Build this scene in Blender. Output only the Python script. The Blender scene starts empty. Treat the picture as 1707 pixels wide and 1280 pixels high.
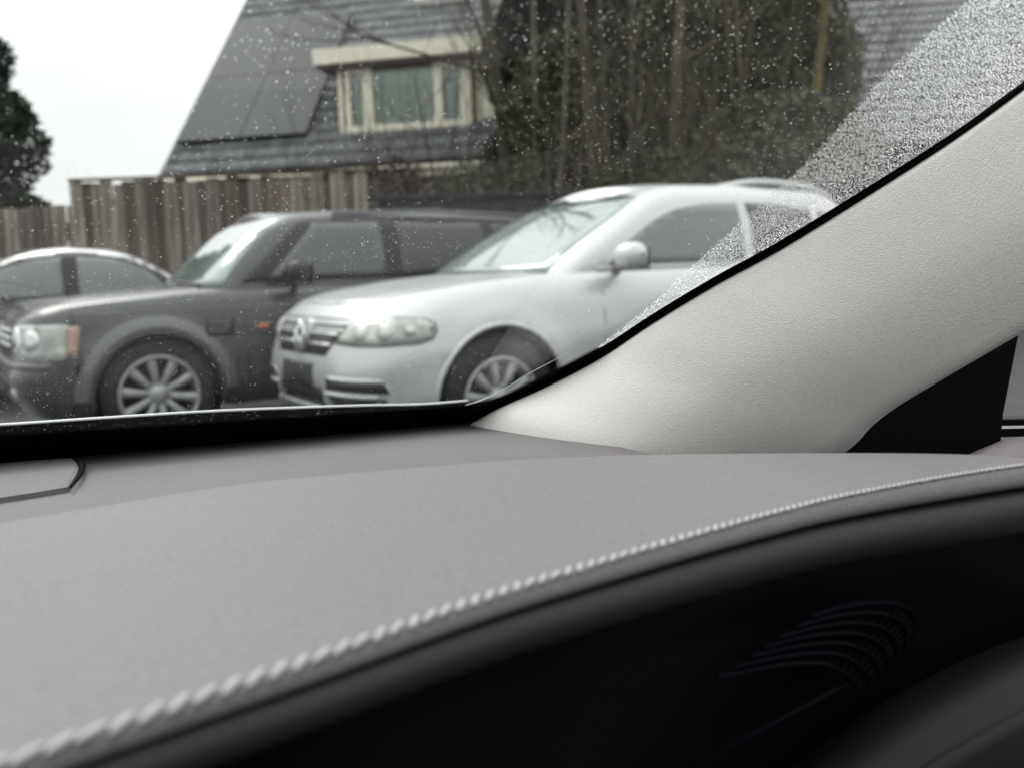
import bpy, bmesh, math, random
from mathutils import Vector, Matrix
from mathutils.bvhtree import BVHTree
from mathutils import noise as mnoise
random.seed(11)
SC = bpy.context.scene
COL = SC.collection
rad = math.radians

# ------------------------------------------------------------------ camera
FPX, PITCH, ROLL, EYE = 1500.0, rad(7.0), rad(-1.7), 1.2
_R = Vector((1, 0, 0)); _U = Vector((0, math.sin(PITCH), math.cos(PITCH))); CF = Vector((0, math.cos(PITCH), -math.sin(PITCH)))
CR = _R * math.cos(ROLL) + _U * math.sin(ROLL)
CU = _U * math.cos(ROLL) - _R * math.sin(ROLL)
CO = Vector((0, 0, EYE))
cam = bpy.data.objects.new('camera', bpy.data.cameras.new('camera')); COL.objects.link(cam)
cam.matrix_world = Matrix(((CR.x, CU.x, -CF.x, 0), (CR.y, CU.y, -CF.y, 0), (CR.z, CU.z, -CF.z, EYE), (0, 0, 0, 1)))
cd = cam.data
cd.sensor_fit = 'HORIZONTAL'; cd.sensor_width = 36.0; cd.lens = FPX / 1707 * 36
cd.clip_start = 0.01; cd.clip_end = 2000
cd.dof.use_dof = True; cd.dof.focus_distance = 0.68; cd.dof.aperture_fstop = 6.8
SC.camera = cam

# ------------------------------------------------------------------ sky, sun, exposure
world = bpy.data.worlds.new('World'); SC.world = world; world.use_nodes = True
wn = world.node_tree; wn.nodes.clear()
SUN_EL, SUN_AZ = rad(48), rad(-42)       # azimuth of the veiled sun, clockwise from +Y
sky = wn.nodes.new('ShaderNodeTexSky'); sky.sky_type = 'NISHITA'; sky.sun_disc = False
sky.sun_elevation = SUN_EL; sky.sun_rotation = SUN_AZ; sky.air_density = 1.0; sky.dust_density = 4.0
hsv = wn.nodes.new('ShaderNodeHueSaturation'); hsv.inputs['Saturation'].default_value = 0.12
wtc = wn.nodes.new('ShaderNodeTexCoord'); wmp = wn.nodes.new('ShaderNodeMapping'); wmp.inputs['Scale'].default_value = (1.2, 1.2, 3.0)
wns = wn.nodes.new('ShaderNodeTexNoise'); wns.inputs['Scale'].default_value = 2.2; wns.inputs['Detail'].default_value = 6
wrp = wn.nodes.new('ShaderNodeMapRange'); wrp.inputs[1].default_value = .3; wrp.inputs[2].default_value = .7; wrp.inputs[3].default_value = 6.6; wrp.inputs[4].default_value = 8.2
wcb = wn.nodes.new('ShaderNodeCombineColor')
wmx = wn.nodes.new('ShaderNodeMix'); wmx.data_type = 'RGBA'; wmx.inputs[0].default_value = 0.82
wbg = wn.nodes.new('ShaderNodeBackground'); wbg.inputs['Strength'].default_value = 0.1
wou = wn.nodes.new('ShaderNodeOutputWorld')
L = wn.links.new
L(sky.outputs[0], hsv.inputs['Color']); L(wtc.outputs['Generated'], wmp.inputs[0]); L(wmp.outputs[0], wns.inputs['Vector'])
L(wns.outputs['Fac'], wrp.inputs[0]); 
wsp = wn.nodes.new('ShaderNodeSeparateXYZ'); L(wtc.outputs['Generated'], wsp.inputs[0])
wel = wn.nodes.new('ShaderNodeMapRange'); wel.inputs[1].default_value = 0.0; wel.inputs[2].default_value = 1.0; wel.inputs[3].default_value = 0.76; wel.inputs[4].default_value = 2.1   # overcast sky: brighter towards the zenith
L(wsp.outputs[2], wel.inputs[0]); wml = wn.nodes.new('ShaderNodeMath'); wml.operation = 'MULTIPLY'; L(wrp.outputs[0], wml.inputs[0]); L(wel.outputs[0], wml.inputs[1])
for k in range(3): L(wml.outputs[0], wcb.inputs[k])
L(hsv.outputs[0], wmx.inputs[6]); L(wcb.outputs[0], wmx.inputs[7]); L(wmx.outputs[2], wbg.inputs['Color']); L(wbg.outputs[0], wou.inputs[0])
sun = bpy.data.objects.new('sun', bpy.data.lights.new('sun', 'SUN')); COL.objects.link(sun)
sun.data.energy = 0.9; sun.data.angle = rad(30); sun.data.color = (1, .97, .93)
sd = Vector((math.sin(SUN_AZ) * math.cos(SUN_EL), math.cos(SUN_AZ) * math.cos(SUN_EL), math.sin(SUN_EL)))
sun.rotation_euler = sd.to_track_quat('Z', 'Y').to_euler(); sun.location = (0, 0, 30)
SC.view_settings.view_transform = 'Standard'; SC.view_settings.look = 'None'
SC.view_settings.exposure = 0.56; SC.view_settings.gamma = 1.0; SC.view_settings.use_curve_mapping = False
SC.render.engine = 'CYCLES'
SC.cycles.use_denoising = True
SC.cycles.max_bounces = 10; SC.cycles.transparent_max_bounces = 24; SC.cycles.transmission_bounces = 8; SC.cycles.glossy_bounces = 5
SC.cycles.caustics_reflective = False; SC.cycles.caustics_refractive = False
SC.cycles.sample_clamp_indirect = 6

# ------------------------------------------------------------------ helpers
def ray(x, y): return CF + CR * ((x - 853.5) / FPX) - CU * ((y - 640) / FPX)
def at(x, y, d): return CO + ray(x, y) * d
def onz(x, y, z):
    v = ray(x, y); return CO + v * ((z - EYE) / v.z)
def on_plane(x, y, p0, n, off=0.0):
    v = ray(x, y); return CO + v * (((p0 - CO).dot(n) + off) / v.dot(n))

def link(o, parent=None):
    COL.objects.link(o)
    if parent is not None: o.parent = parent
    return o
def mesh(name, vs, fs, m, parent=None, smooth=True, loc=None):
    me = bpy.data.meshes.new(name); me.from_pydata([tuple(v) for v in vs], [], fs); me.update()
    if m: me.materials.append(m)
    if smooth: me.polygons.foreach_set('use_smooth', [True] * len(me.polygons))
    o = bpy.data.objects.new(name, me); link(o, parent)
    if loc is not None: o.location = loc
    return o
def share(o, parent=None, mw=None):
    c = o.copy(); COL.objects.link(c)
    if parent is not None: c.parent = parent
    if mw is not None: c.matrix_local = mw
    return c
def empty(name, loc=(0, 0, 0), rz=0.0):
    o = bpy.data.objects.new(name, None); COL.objects.link(o); o.location = loc; o.rotation_euler = (0, 0, rz)
    o.empty_display_size = .1; return o
def tag(o, label=None, cat=None, group=None, kind=None):
    for k, v in (('label', label), ('category', cat), ('group', group), ('kind', kind)):
        if v: o[k] = v
    return o
class MB:
    def __init__(s): s.v = []; s.f = []
    def add(s, vs, fs):
        n = len(s.v); s.v += [Vector(v) for v in vs]; s.f += [tuple(i + n for i in f) for f in fs]; return s
    def box(s, c, sx, sy, sz, M=None):
        c = Vector(c); P = [Vector((x * sx / 2, y * sy / 2, z * sz / 2)) for x in (-1, 1) for y in (-1, 1) for z in (-1, 1)]
        if M: P = [M @ p for p in P]
        return s.add([c + p for p in P], [(0, 1, 3, 2), (4, 6, 7, 5), (0, 4, 5, 1), (2, 3, 7, 6), (0, 2, 6, 4), (1, 5, 7, 3)])
    def tube(s, pts, r, n=8, cap=True, flat=1.0):
        pts = [Vector(p) for p in pts]; R = r if hasattr(r, '__len__') else [r] * len(pts)
        vs = []; up = None
        for i, p in enumerate(pts):
            t = (pts[min(i + 1, len(pts) - 1)] - pts[max(i - 1, 0)])
            t = t.normalized() if t.length > 1e-9 else Vector((0, 0, 1))
            if up is None: up = Vector((0, 0, 1)) if abs(t.z) < .9 else Vector((1, 0, 0))
            a = t.cross(up).normalized(); up = a.cross(t).normalized()
            for k in range(n):
                w = 2 * math.pi * k / n; vs.append(p + (a * math.cos(w) + up * math.sin(w) * flat) * R[i])
        fs = [(i * n + k, i * n + (k + 1) % n, (i + 1) * n + (k + 1) % n, (i + 1) * n + k) for i in range(len(pts) - 1) for k in range(n)]
        if cap: fs += [tuple(range(n))[::-1], tuple(range((len(pts) - 1) * n, len(pts) * n))]
        return s.add(vs, fs)
    def grid(s, rows, closed=False):
        nu = len(rows); nv = len(rows[0]); vs = [p for r in rows for p in r]
        m = nv if closed else nv - 1
        return s.add(vs, [(i * nv + j, i * nv + (j + 1) % nv, (i + 1) * nv + (j + 1) % nv, (i + 1) * nv + j) for i in range(nu - 1) for j in range(m)])
    def build(s, name, m, parent=None, smooth=False): return mesh(name, s.v, s.f, m, parent, smooth)

def interp(xs, ys, x):
    if x <= xs[0]: return ys[0]
    for i in range(len(xs) - 1):
        if x <= xs[i + 1]:
            t = (x - xs[i]) / (xs[i + 1] - xs[i]); return ys[i] + (ys[i + 1] - ys[i]) * t
    return ys[-1]
def smoothpts(P, n):
    """Catmull-Rom through P, n samples per span"""
    P = [Vector(p) for p in P]; out = []
    Q = [P[0] * 2 - P[1]] + P + [P[-1] * 2 - P[-2]]
    for i in range(1, len(Q) - 2):
        a, b, c, d = Q[i - 1], Q[i], Q[i + 1], Q[i + 2]
        for k in range(n):
            t = k / n
            out.append(.5 * ((2 * b) + (c - a) * t + (2 * a - 5 * b + 4 * c - d) * t * t + (3 * b - a - 3 * c + d) * t ** 3))
    out.append(P[-1]); return out
def resample(P, n):
    P = [Vector(p) for p in P]; D = [0]
    for i in range(1, len(P)): D.append(D[-1] + (P[i] - P[i - 1]).length)
    out = []; j = 0
    for k in range(n):
        t = D[-1] * k / (n - 1)
        while j < len(P) - 2 and D[j + 1] < t: j += 1
        w = (t - D[j]) / max(1e-9, D[j + 1] - D[j]); out.append(P[j].lerp(P[j + 1], min(1, w)))
    return out

# ------------------------------------------------------------------ materials
def mat(name, c, rough=.6, metal=0.0, coat=0.0, spec=.5, var=0.0, vscale=8.0, bump=0.0, bscale=200.0, c2=None, vmap=None, det=4.0, sheen=0.0, coatrough=.05, alpha=None):
    m = bpy.data.materials.new(name); m.use_nodes = True; nt = m.node_tree; b = nt.nodes['Principled BSDF']; l = nt.links.new
    b.inputs['Base Color'].default_value = (*c, 1); b.inputs['Roughness'].default_value = rough; b.inputs['Metallic'].default_value = metal
    b.inputs['Coat Weight'].default_value = coat; b.inputs['Coat Roughness'].default_value = coatrough; b.inputs['Specular IOR Level'].default_value = spec
    if sheen: b.inputs['Sheen Weight'].default_value = sheen; b.inputs['Sheen Roughness'].default_value = .4
    tc = nt.nodes.new('ShaderNodeTexCoord'); src = tc.outputs['Object']
    if vmap:
        mp = nt.nodes.new('ShaderNodeMapping'); mp.inputs['Scale'].default_value = vmap; l(src, mp.inputs[0]); src = mp.outputs[0]
    if var or c2:
        n = nt.nodes.new('ShaderNodeTexNoise'); n.inputs['Scale'].default_value = vscale; n.inputs['Detail'].default_value = det; l(src, n.inputs['Vector'])
        r = nt.nodes.new('ShaderNodeValToRGB'); l(n.outputs['Fac'], r.inputs[0])
        a = [max(0, x * (1 - var)) for x in c]; z = c2 or [x * (1 + var) for x in c]
        r.color_ramp.elements[0].position = .35; r.color_ramp.elements[1].position = .65
        r.color_ramp.elements[0].color = (*a, 1); r.color_ramp.elements[1].color = (*z, 1); l(r.outputs[0], b.inputs['Base Color'])
    if bump:
        n2 = nt.nodes.new('ShaderNodeTexNoise'); n2.inputs['Scale'].default_value = bscale; n2.inputs['Detail'].default_value = 3; l(tc.outputs['Object'], n2.inputs['Vector'])
        bp = nt.nodes.new('ShaderNodeBump'); bp.inputs['Strength'].default_value = 1.0; bp.inputs['Distance'].default_value = bump; l(n2.outputs['Fac'], bp.inputs['Height']); l(bp.outputs[0], b.inputs['Normal'])
    return m
def obj_random(m, lo=.7, hi=1.25):
    """each object gets its own brightness of the same material"""
    nt = m.node_tree; b = nt.nodes['Principled BSDF']; i = b.inputs['Base Color']
    oi = nt.nodes.new('ShaderNodeObjectInfo'); mr = nt.nodes.new('ShaderNodeMapRange'); mr.inputs[3].default_value = lo; mr.inputs[4].default_value = hi
    mx = nt.nodes.new('ShaderNodeMix'); mx.data_type = 'RGBA'; mx.blend_type = 'MULTIPLY'; mx.inputs[0].default_value = 1
    nt.links.new(oi.outputs['Random'], mr.inputs[0]); cc = nt.nodes.new('ShaderNodeCombineColor')
    for k in range(3): nt.links.new(mr.outputs[0], cc.inputs[k])
    if i.links: nt.links.new(i.links[0].from_socket, mx.inputs[6])
    else: mx.inputs[6].default_value = i.default_value
    nt.links.new(cc.outputs[0], mx.inputs[7]); nt.links.new(mx.outputs[2], i); return m
def pane(name, tint=(.97, .985, .975), ior=1.5, boost=1.0):
    m = bpy.data.materials.new(name); m.use_nodes = True; nt = m.node_tree; nt.nodes.clear(); l = nt.links.new
    tr = nt.nodes.new('ShaderNodeBsdfTransparent'); tr.inputs[0].default_value = (*tint, 1)
    gl = nt.nodes.new('ShaderNodeBsdfGlossy'); gl.inputs['Roughness'].default_value = 0.0
    fr = nt.nodes.new('ShaderNodeFresnel'); fr.inputs[0].default_value = ior
    ml = nt.nodes.new('ShaderNodeMath'); ml.operation = 'MULTIPLY'; ml.inputs[1].default_value = 1.1 * boost; ml.use_clamp = True
    mx = nt.nodes.new('ShaderNodeMixShader'); o = nt.nodes.new('ShaderNodeOutputMaterial')
    l(fr.outputs[0], ml.inputs[0]); l(ml.outputs[0], mx.inputs[0]); l(tr.outputs[0], mx.inputs[1]); l(gl.outputs[0], mx.inputs[2]); l(mx.outputs[0], o.inputs[0])
    return m
def water():
    m = bpy.data.materials.new('rain_water'); m.use_nodes = True; nt = m.node_tree; nt.nodes.clear()
    g = nt.nodes.new('ShaderNodeBsdfGlass'); g.inputs['IOR'].default_value = 1.33; g.inputs['Roughness'].default_value = 0.0
    o = nt.nodes.new('ShaderNodeOutputMaterial'); nt.links.new(g.outputs[0], o.inputs[0]); return m

M_asphalt = mat('wet_asphalt', (.055, .056, .06), .35, var=.3, vscale=3, bump=.004, bscale=90)
M_silver = mat('silver_paint', (.63, .65, .65), .34, metal=.4, coat=.6, coatrough=.16)
M_grey = mat('graphite_paint', (.045, .047, .051), .42, metal=.2, coat=.8, coatrough=.12)
M_greyp = mat('grey_bumper_plastic', (.05, .052, .056), .5)
M_greyflare = mat('grey_satin_flare', (.125, .128, .132), .42, coat=.3)
M_navy = mat('dark_sedan_paint', (.022, .023, .028), .3, metal=.2, coat=.9)
M_black = mat('black_plastic', (.012, .012, .013), .45)
M_rubber = mat('tyre_rubber', (.018, .018, .019), .75, var=.3, vscale=20)
M_well = mat('wheel_well_liner', (.012, .012, .012), .9)
M_alloy = mat('alloy_metal', (.40, .41, .40), .38, metal=.55, var=.1)
M_chrome = mat('bright_chrome', (.75, .77, .78), .15, metal=1)
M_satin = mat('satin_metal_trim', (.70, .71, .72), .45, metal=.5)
M_lens = mat('headlight_lens', (.47, .49, .46), .12, coat=1, var=.35, vscale=9)
M_refl = mat('reflector_bowl', (.80, .82, .80), .18, metal=.7)
M_refl2 = mat('dull_reflector_bowl', (.62, .64, .61), .4, metal=.3)
M_amber = mat('amber_lens', (.62, .16, .05), .25, coat=.5)
M_amber2 = mat('faded_amber_lens', (.46, .33, .27), .25, coat=.5)
M_wind = mat('sky_sheen_windscreen', (.24, .30, .285), .06, spec=.9, coat=1, coatrough=.02, var=.12, vscale=1.2)  # pale grey-green base colour stands in for sky reflection
M_side = mat('grey_sheen_side_glass', (.115, .13, .12), .06, spec=.8, coat=.5, coatrough=.02, var=.18, vscale=1.6)  # grey base colour stands in for reflections and blurred interior
M_side2 = mat('dim_side_glass', (.05, .058, .054), .06, spec=.7, coat=.3, coatrough=.02, var=.2, vscale=1.6)
M_tint = mat('tinted_side_glass', (.028, .03, .035), .06, spec=.7, var=.1)
M_plate = mat('blank_dark_plate', (.03, .032, .034), .5)

M_wood = obj_random(mat('weathered_boards', (.115, .095, .075), .85, c2=(.30, .27, .235), vscale=2.2, vmap=(5, 5, .8), bump=.004, bscale=30), .5, 1.7)
M_wood2 = obj_random(mat('brown_boards', (.085, .062, .046), .85, c2=(.18, .142, .11), vscale=2.2, vmap=(5, 5, .8), bump=.004, bscale=30), .7, 1.3)
M_dfence = obj_random(mat('dark_stained_boards', (.032, .034, .038), .7, var=.3, vscale=4), .6, 1.5)
M_tile = obj_random(mat('grey_concrete_tile', (.118, .125, .13), .5, var=.35, vscale=5, bump=.004, bscale=40), .72, 1.28)
M_tiles = mat('grey_concrete_tiles', (.118, .125, .13), .5, var=.4, vscale=3, bump=.004, bscale=40)
M_deck = mat('roof_underlay', (.03, .03, .033), .9)
M_solar = mat('solar_glass', (.04, .044, .05), .55, spec=.35, var=.12, vscale=.6)
M_solarf = mat('black_panel_frame', (.02, .022, .025), .4)
M_cream = mat('cream_paint', (.88, .84, .69), .5, var=.06, vscale=2)
M_brown = mat('brown_trim', (.16, .09, .06), .6)
M_soffit = mat('brown_soffit', (.10, .07, .055), .7)
M_pane = mat('house_window_glass', (.10, .12, .12), .05, spec=.8, coat=.6, coatrough=.01)
M_curtain = mat('grey_green_curtain', (.55, .60, .56), .8, var=.25, vscale=3, vmap=(9, 9, .15))
M_render = mat('pale_render_wall', (.60, .56, .46), .85, var=.15, vscale=2)
M_brick = mat('brown_brick_wall', (.16, .09, .07), .85, var=.3, vscale=9)
M_white = mat('white_frame', (.8, .82, .84), .4)

M_bark = mat('mossy_bark', (.045, .04, .03), .9, c2=(.08, .075, .045), vscale=5, bump=.01, bscale=25)
M_bark2 = mat('brown_bark', (.08, .064, .044), .9, c2=(.15, .125, .085), vscale=5, bump=.01, bscale=25)
M_moss = mat('yellow_moss_bark', (.20, .17, .04), .9, c2=(.12, .11, .06), vscale=4)
M_conif = obj_random(mat('conifer_leaf', (.018, .03, .02), .75, c2=(.04, .058, .036), vscale=1.2), .8, 1.2)
M_ivy = mat('ivy_leaf', (.05, .075, .035), .6, c2=(.11, .125, .055), vscale=1.5)
M_bush = mat('grey_green_bush_leaf', (.09, .105, .06), .6, c2=(.18, .185, .11), vscale=1.2)
M_shrub = mat('reddish_twigs', (.07, .045, .045), .8, c2=(.11, .075, .065), vscale=3)
M_dead = mat('dry_twigs', (.13, .115, .10), .8, var=.2)

# interior
M_pad = mat('grey_dash_leather', (.202, .187, .193), .50, spec=.35, var=.13, vscale=620, det=2, bump=.0004, bscale=700)
M_shelf = mat('grey_dash_plastic', (.165, .151, .158), .55, spec=.3, var=.13, vscale=620, det=2, bump=.0004, bscale=700)
M_lip = mat('dark_brown_leather', (.04, .035, .035), .55, spec=.3, bump=.00015, bscale=1800)
M_thread = mat('white_thread', (.45, .46, .45), .7, var=.08, vscale=600)
M_headl = mat('pale_fabric', (.90, .885, .85), .95, spec=.12, var=.05, vscale=700, bump=.0010, bscale=900, sheen=.15)
M_display = mat('black_gloss_panel', (.004, .005, .006), .30, spec=.05)
M_arc = mat('dark_arc_and_seam', (.0035, .004, .0065), .7, spec=.05)  # for the arcs that imitate a reflection, and the panel seam
M_frit = mat('black_ceramic_band', (.0015, .0015, .0015), .6, spec=.05)
M_seal = mat('black_rubber_seal', (.004, .004, .004), .8, spec=.05)
M_lower = mat('dark_grey_leather', (.012, .011, .012), .6, spec=.3, bump=.0002, bscale=1500)
M_glass = pane('windscreen_glass', (.95, .985, .965)); M_sglass = pane('side_glass', (.80, .86, .88))
M_water = water()

# ------------------------------------------------------------------ setting: ground
def ground_z(x, y): return .06 + .012 * mnoise.noise(Vector((x * .15, y * .15, 0)))
gx = [-900, -200, -60] + [-20 + .8 * i for i in range(51)] + [60, 200, 900]; gy = [-900, -100, -30] + [-10 + .8 * i for i in range(51)] + [60, 200, 900]
ground = MB().grid([[Vector((x, y, ground_z(x, y))) for x in gx] for y in gy]).build('ground', M_asphalt, None, True); tag(ground, kind='structure')

# ------------------------------------------------------------------ parked cars
def conform(name, bvh, poly, o, e1, e2, d, m, parent, off=.004, step=.06, thick=.012, smooth=True):
    """lay a 2-D outline on a body surface: project along d, lift by off, with a turned-in rim"""
    bm = bmesh.new(); fv = [bm.verts.new((p[0], p[1], 0)) for p in poly]; bm.faces.new(fv)
    xs = [p[0] for p in poly]; ys = [p[1] for p in poly]
    for ax, lo, hi in ((0, min(xs), max(xs)), (1, min(ys), max(ys))):
        k = lo + step
        while k < hi - step * .3:
            n = (1, 0, 0) if ax == 0 else (0, 1, 0); c = (k, 0, 0) if ax == 0 else (0, k, 0)
            bmesh.ops.bisect_plane(bm, geom=bm.verts[:] + bm.edges[:] + bm.faces[:], plane_co=c, plane_no=n, dist=1e-5); k += step
    bm.verts.index_update(); d = Vector(d).normalized(); new = {}
    for v in bm.verts:
        s = Vector(o) + Vector(e1) * v.co.x + Vector(e2) * v.co.y
        h, n, i, t = bvh.ray_cast(s - d * 3, d, 8)
        if h is None: h, n, i, t = bvh.find_nearest(s)
        if n.dot(d) > 0: n = -n
        new[v] = h + n * off
        v.co = new[v]
    bedges = [e for e in bm.edges if e.is_boundary]
    r = bmesh.ops.extrude_edge_only(bm, edges=bedges)
    for v in [g_ for g_ in r['geom'] if isinstance(g_, bmesh.types.BMVert)]: v.co += d * (thick + off)
    me = bpy.data.meshes.new(name); bm.to_mesh(me); bm.free(); me.materials.append(m)
    if smooth: me.polygons.foreach_set('use_smooth', [True] * len(me.polygons))
    ob = bpy.data.objects.new(name, me); return link(ob, parent)
def rrect(x0, y0, x1, y1, r, n=4, skew=0.0):
    pts = []
    for cx, cy, a in ((x1 - r, y0 + r, -90), (x1 - r, y1 - r, 0), (x0 + r, y1 - r, 90), (x0 + r, y0 + r, 180)):
        for k in range(n + 1):
            w = rad(a + 90 * k / n); pts.append((cx + r * math.cos(w) + skew * (cy + r * math.sin(w) - y0), cy + r * math.sin(w)))
    return pts
def circ(cx, cy, r, n=20, ry=None): return [(cx + r * math.cos(2 * math.pi * k / n), cy + (ry or r) * math.sin(2 * math.pi * k / n)) for k in range(n)]

def make_wheel(root, a, b, R, rim, spokes, m_rim, wid=.25, twin=False, sw=.032):
    """wheel hanging at (a,b); outer face towards -b side when b<0"""
    sg = -1 if b < 0 else 1
    w = empty('wheel'); w.parent = root; w.location = (a, b, R)
    def lathe(prof, n=40):
        rows = []
        for k in range(n):
            t = 2 * math.pi * k / n; rows.append([Vector((r * math.cos(t), sg * y, r * math.sin(t))) for r, y in prof])
        rows.append(rows[0]); return MB().grid(rows)
    lathe([(rim, -wid + .02), (R - .03, -wid), (R - .004, -wid + .03), (R, -wid / 2), (R - .004, -.03), (R - .03, -.004), (R - .06, .006), (rim + .02, .002), (rim, -.015)]).build('tyre', M_rubber, w, True)
    lathe([(rim + .004, -.02), (rim + .004, -.002), (rim - .012, .004), (rim - .024, -.008), (rim - .03, -.09), (rim - .03, -.16)]).build('rim', m_rim, w, True)
    lathe([(.001, -.12), (rim - .03, -.12)]).build('brake_cover', M_well, w)
    sp = None
    for k in range(spokes):
        t = 2 * math.pi * (k + .25) / spokes
        if sp is None:
            mb = MB(); rows = []
            for r, hw_, y in ((.05, sw * .9, -.035), (.11, sw * .8, -.018), (rim * .6, sw * .85, -.012), (rim - .015, sw * 1.15, -.012)):
                rows.append([Vector((r, sg * (y - .03), -hw_)), Vector((r, sg * (y - .006), -hw_ * .8)), Vector((r, sg * y, -hw_ * .45)), Vector((r, sg * y, hw_ * .45)), Vector((r, sg * (y - .006), hw_ * .8)), Vector((r, sg * (y - .03), hw_))])
            sp = mb.grid(rows).build('spoke', m_rim, w, True); sp.rotation_euler = (0, t, 0)
        else:
            c = share(sp, w); c.rotation_euler = (0, t, 0)
    lathe([(.001, -.004), (.035, -.004), (.05, -.012), (.07, -.03), (.085, -.04)], 20).build('hub', m_rim, w, True)
    bl = None
    for k in range(5):
        t = 2 * math.pi * k / 5 + .3; c0 = Vector((.062 * math.cos(t), sg * -.018, .062 * math.sin(t)))
        if bl is None: bl = MB().tube([Vector((0, -.006, 0)), Vector((0, .006, 0))], .009, 6).build('wheel_nut', M_chrome, w); bl.location = c0
        else: c = share(bl, w); c.location = c0
    return w

def make_car(S):
    root = empty(S['name'], (S['x'], S['y'], S.get('z', 0)), S['phi'])
    hw0, Ltot, e = S['hw'], S['L'], 2.0 / S['n']
    zt = lambda a: interp(*S['zt'], a)
    zb = lambda a: interp(*S['zb'], a)
    nose = lambda t: interp(*S['nose'], t)
    wid = lambda t: interp(*S['wid'], t)
    tail = lambda t: interp([0, .3, .7, 1], [.06, 0, .03, .10], t)
    Lf, Lr = S['Lf'], S['Lr']; ws = S['wheels']; RA = S['archR']; zw = S['R']
    NF, NS = 22, 96
    def half(t):
        """(a,b>=0) points from nose centre to tail centre at level t"""
        a0, a1, w = nose(t), Ltot - tail(t), hw0 * wid(t); out = []
        for k in range(NF):
            th = math.pi / 2 * k / NF; out.append((a0 + Lf * (1 - math.cos(th) ** e), w * math.sin(th) ** e))
        for k in range(NS + 1):
            u = k / NS; out.append((a0 + Lf + (a1 - Lr - a0 - Lf) * u, w))
        for k in range(1, 11):
            th = math.pi / 2 * k / 10; out.append((a1 - Lr + Lr * (math.sin(th) ** e), w * max(0, math.cos(th)) ** e))
        return out
    TL = S.get('TL', [0, .06, .13, .2, .27, .34, .41, .48, .55, .62, .69, .76, .82, .87, .91, .94, .965, .985, 1.0])
    def P(a, b, t):
        z = zb(a) + (zt(a) - zb(a)) * t
        fl = 0.0
        for wa in ws:
            r = math.hypot(a - wa, z - zw); 
            if z > zw - .2: fl += S['flare'] * math.exp(-((r - RA - .02) / .07) ** 2) * (1 if r > RA else 1)
        if b: b = b + math.copysign(fl, b) * min(1, abs(b) / hw0) ** 4
        return Vector((a, b, z))
    mb = MB(); rows = []
    for t in TL:
        H_ = half(t); rows.append([P(a, -b, t) for a, b in H_] + [P(a, b, t) for a, b in H_[::-1][1:]])
    ncol = len(rows[0]); nh = len(half(0))
    mb.grid(rows)
    # cap: bonnet and shoulder
    top = half(1.0); NB = 13; caprows = []
    for a, b in top:
        caprows.append([Vector((a, -b + 2 * b * k / NB, zt(a) + (S['crown'] + S.get('ridge', 0) * math.exp(-((abs(-1 + 2 * k / NB) - .62) / .12) ** 2)) * (1 - abs(-1 + 2 * k / NB) ** 2.6) * min(1, b / .5))) for k in range(NB + 1)])
    mb.grid(caprows)
    bm = bmesh.new(); vv = [bm.verts.new(v) for v in mb.v]; bm.verts.index_update()
    for f in mb.f:
        try: bm.faces.new([vv[i] for i in f])
        except ValueError: pass
    kill = []
    for f in bm.faces:
        c = f.calc_center_median()
        if abs(c.y) > hw0 * .8:
            for wa in ws:
                if math.hypot(c.x - wa, c.z - zw) < RA: kill.append(f); break
    bmesh.ops.delete(bm, geom=kill, context='FACES')
    for v in bm.verts:
        if v.is_boundary and abs(v.co.y) > hw0 * .75:
            for wa in ws:
                dx, dz = v.co.x - wa, v.co.z - zw; r = math.hypot(dx, dz)
                if .5 * RA < r < RA + .09 and dz > -.16: v.co.x = wa + dx / r * RA; v.co.z = zw + dz / r * RA
    bmesh.ops.remove_doubles(bm, verts=bm.verts[:], dist=.0008)
    bmesh.ops.recalc_face_normals(bm, faces=bm.faces[:])
    me = bpy.data.meshes.new('body'); bm.to_mesh(me); me.materials.append(S['paint']); me.polygons.foreach_set('use_smooth', [True] * len(me.polygons))
    body = link(bpy.data.objects.new('body', me), root); bvh = BVHTree.FromBMesh(bm); bm.free()
    # wheel wells
    for wa in ws:
        for sg in (-1, 1):
            rows = []
            for k in range(17):
                t = rad(-25 + 230 * k / 16); x, z = wa + (RA + .004) * math.cos(t), zw + (RA + .004) * math.sin(t)
                rows.append([Vector((x, sg * (hw0 * .93), z)), Vector((x, sg * (hw0 - .38), z))])
            m_ = MB().grid(rows); c0 = len(m_.v); m_.add([Vector((wa, sg * (hw0 - .38), zw))] + [r[1] for r in rows], [(0, k, k + 1) for k in range(1, 17)])
            m_.build('wheel_well', M_well, root)
        for sg in (-1,):
            pts = []
            for k in range(25):
                t = rad(-12 + 204 * k / 24); x, z = wa + (RA - .004) * math.cos(t), zw + (RA - .004) * math.sin(t)
                tt = min(1, max(0, (z - zb(x)) / (zt(x) - zb(x)))); pts.append(Vector((x, sg * (hw0 * wid(tt) + S['flare'] * .93), z)))
            MB().tube(pts, .016, 6).build('arch_lip', S['lip'], root, True)
    # greenhouse
    G = S['gh']; ge = 2.0 / G.get('n', 3.2)
    def ghhalf(t):
        ins = G.get('inset', .05) * max(0, (t - .82) / .18) ** 2
        bul = G.get('bulge', .05) * math.sin(math.pi * t)
        a0 = G['a0'] + (G['a1'] - G['a0']) * t - bul + ins; a1 = G['r0'] + (G['r1'] - G['r0']) * t + bul - ins; w = G['w0'] + (G['w1'] - G['w0']) * t + .03 * math.sin(math.pi * t) - ins; out = []
        lf, lr = G['lf'], G['lr']
        for k in range(14):
            th = math.pi / 2 * k / 14; out.append((a0 + lf * (1 - math.cos(th) ** ge), w * math.sin(th) ** ge))
        for k in range(31): out.append((a0 + lf + (a1 - lr - a0 - lf) * k / 30, w))
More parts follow.
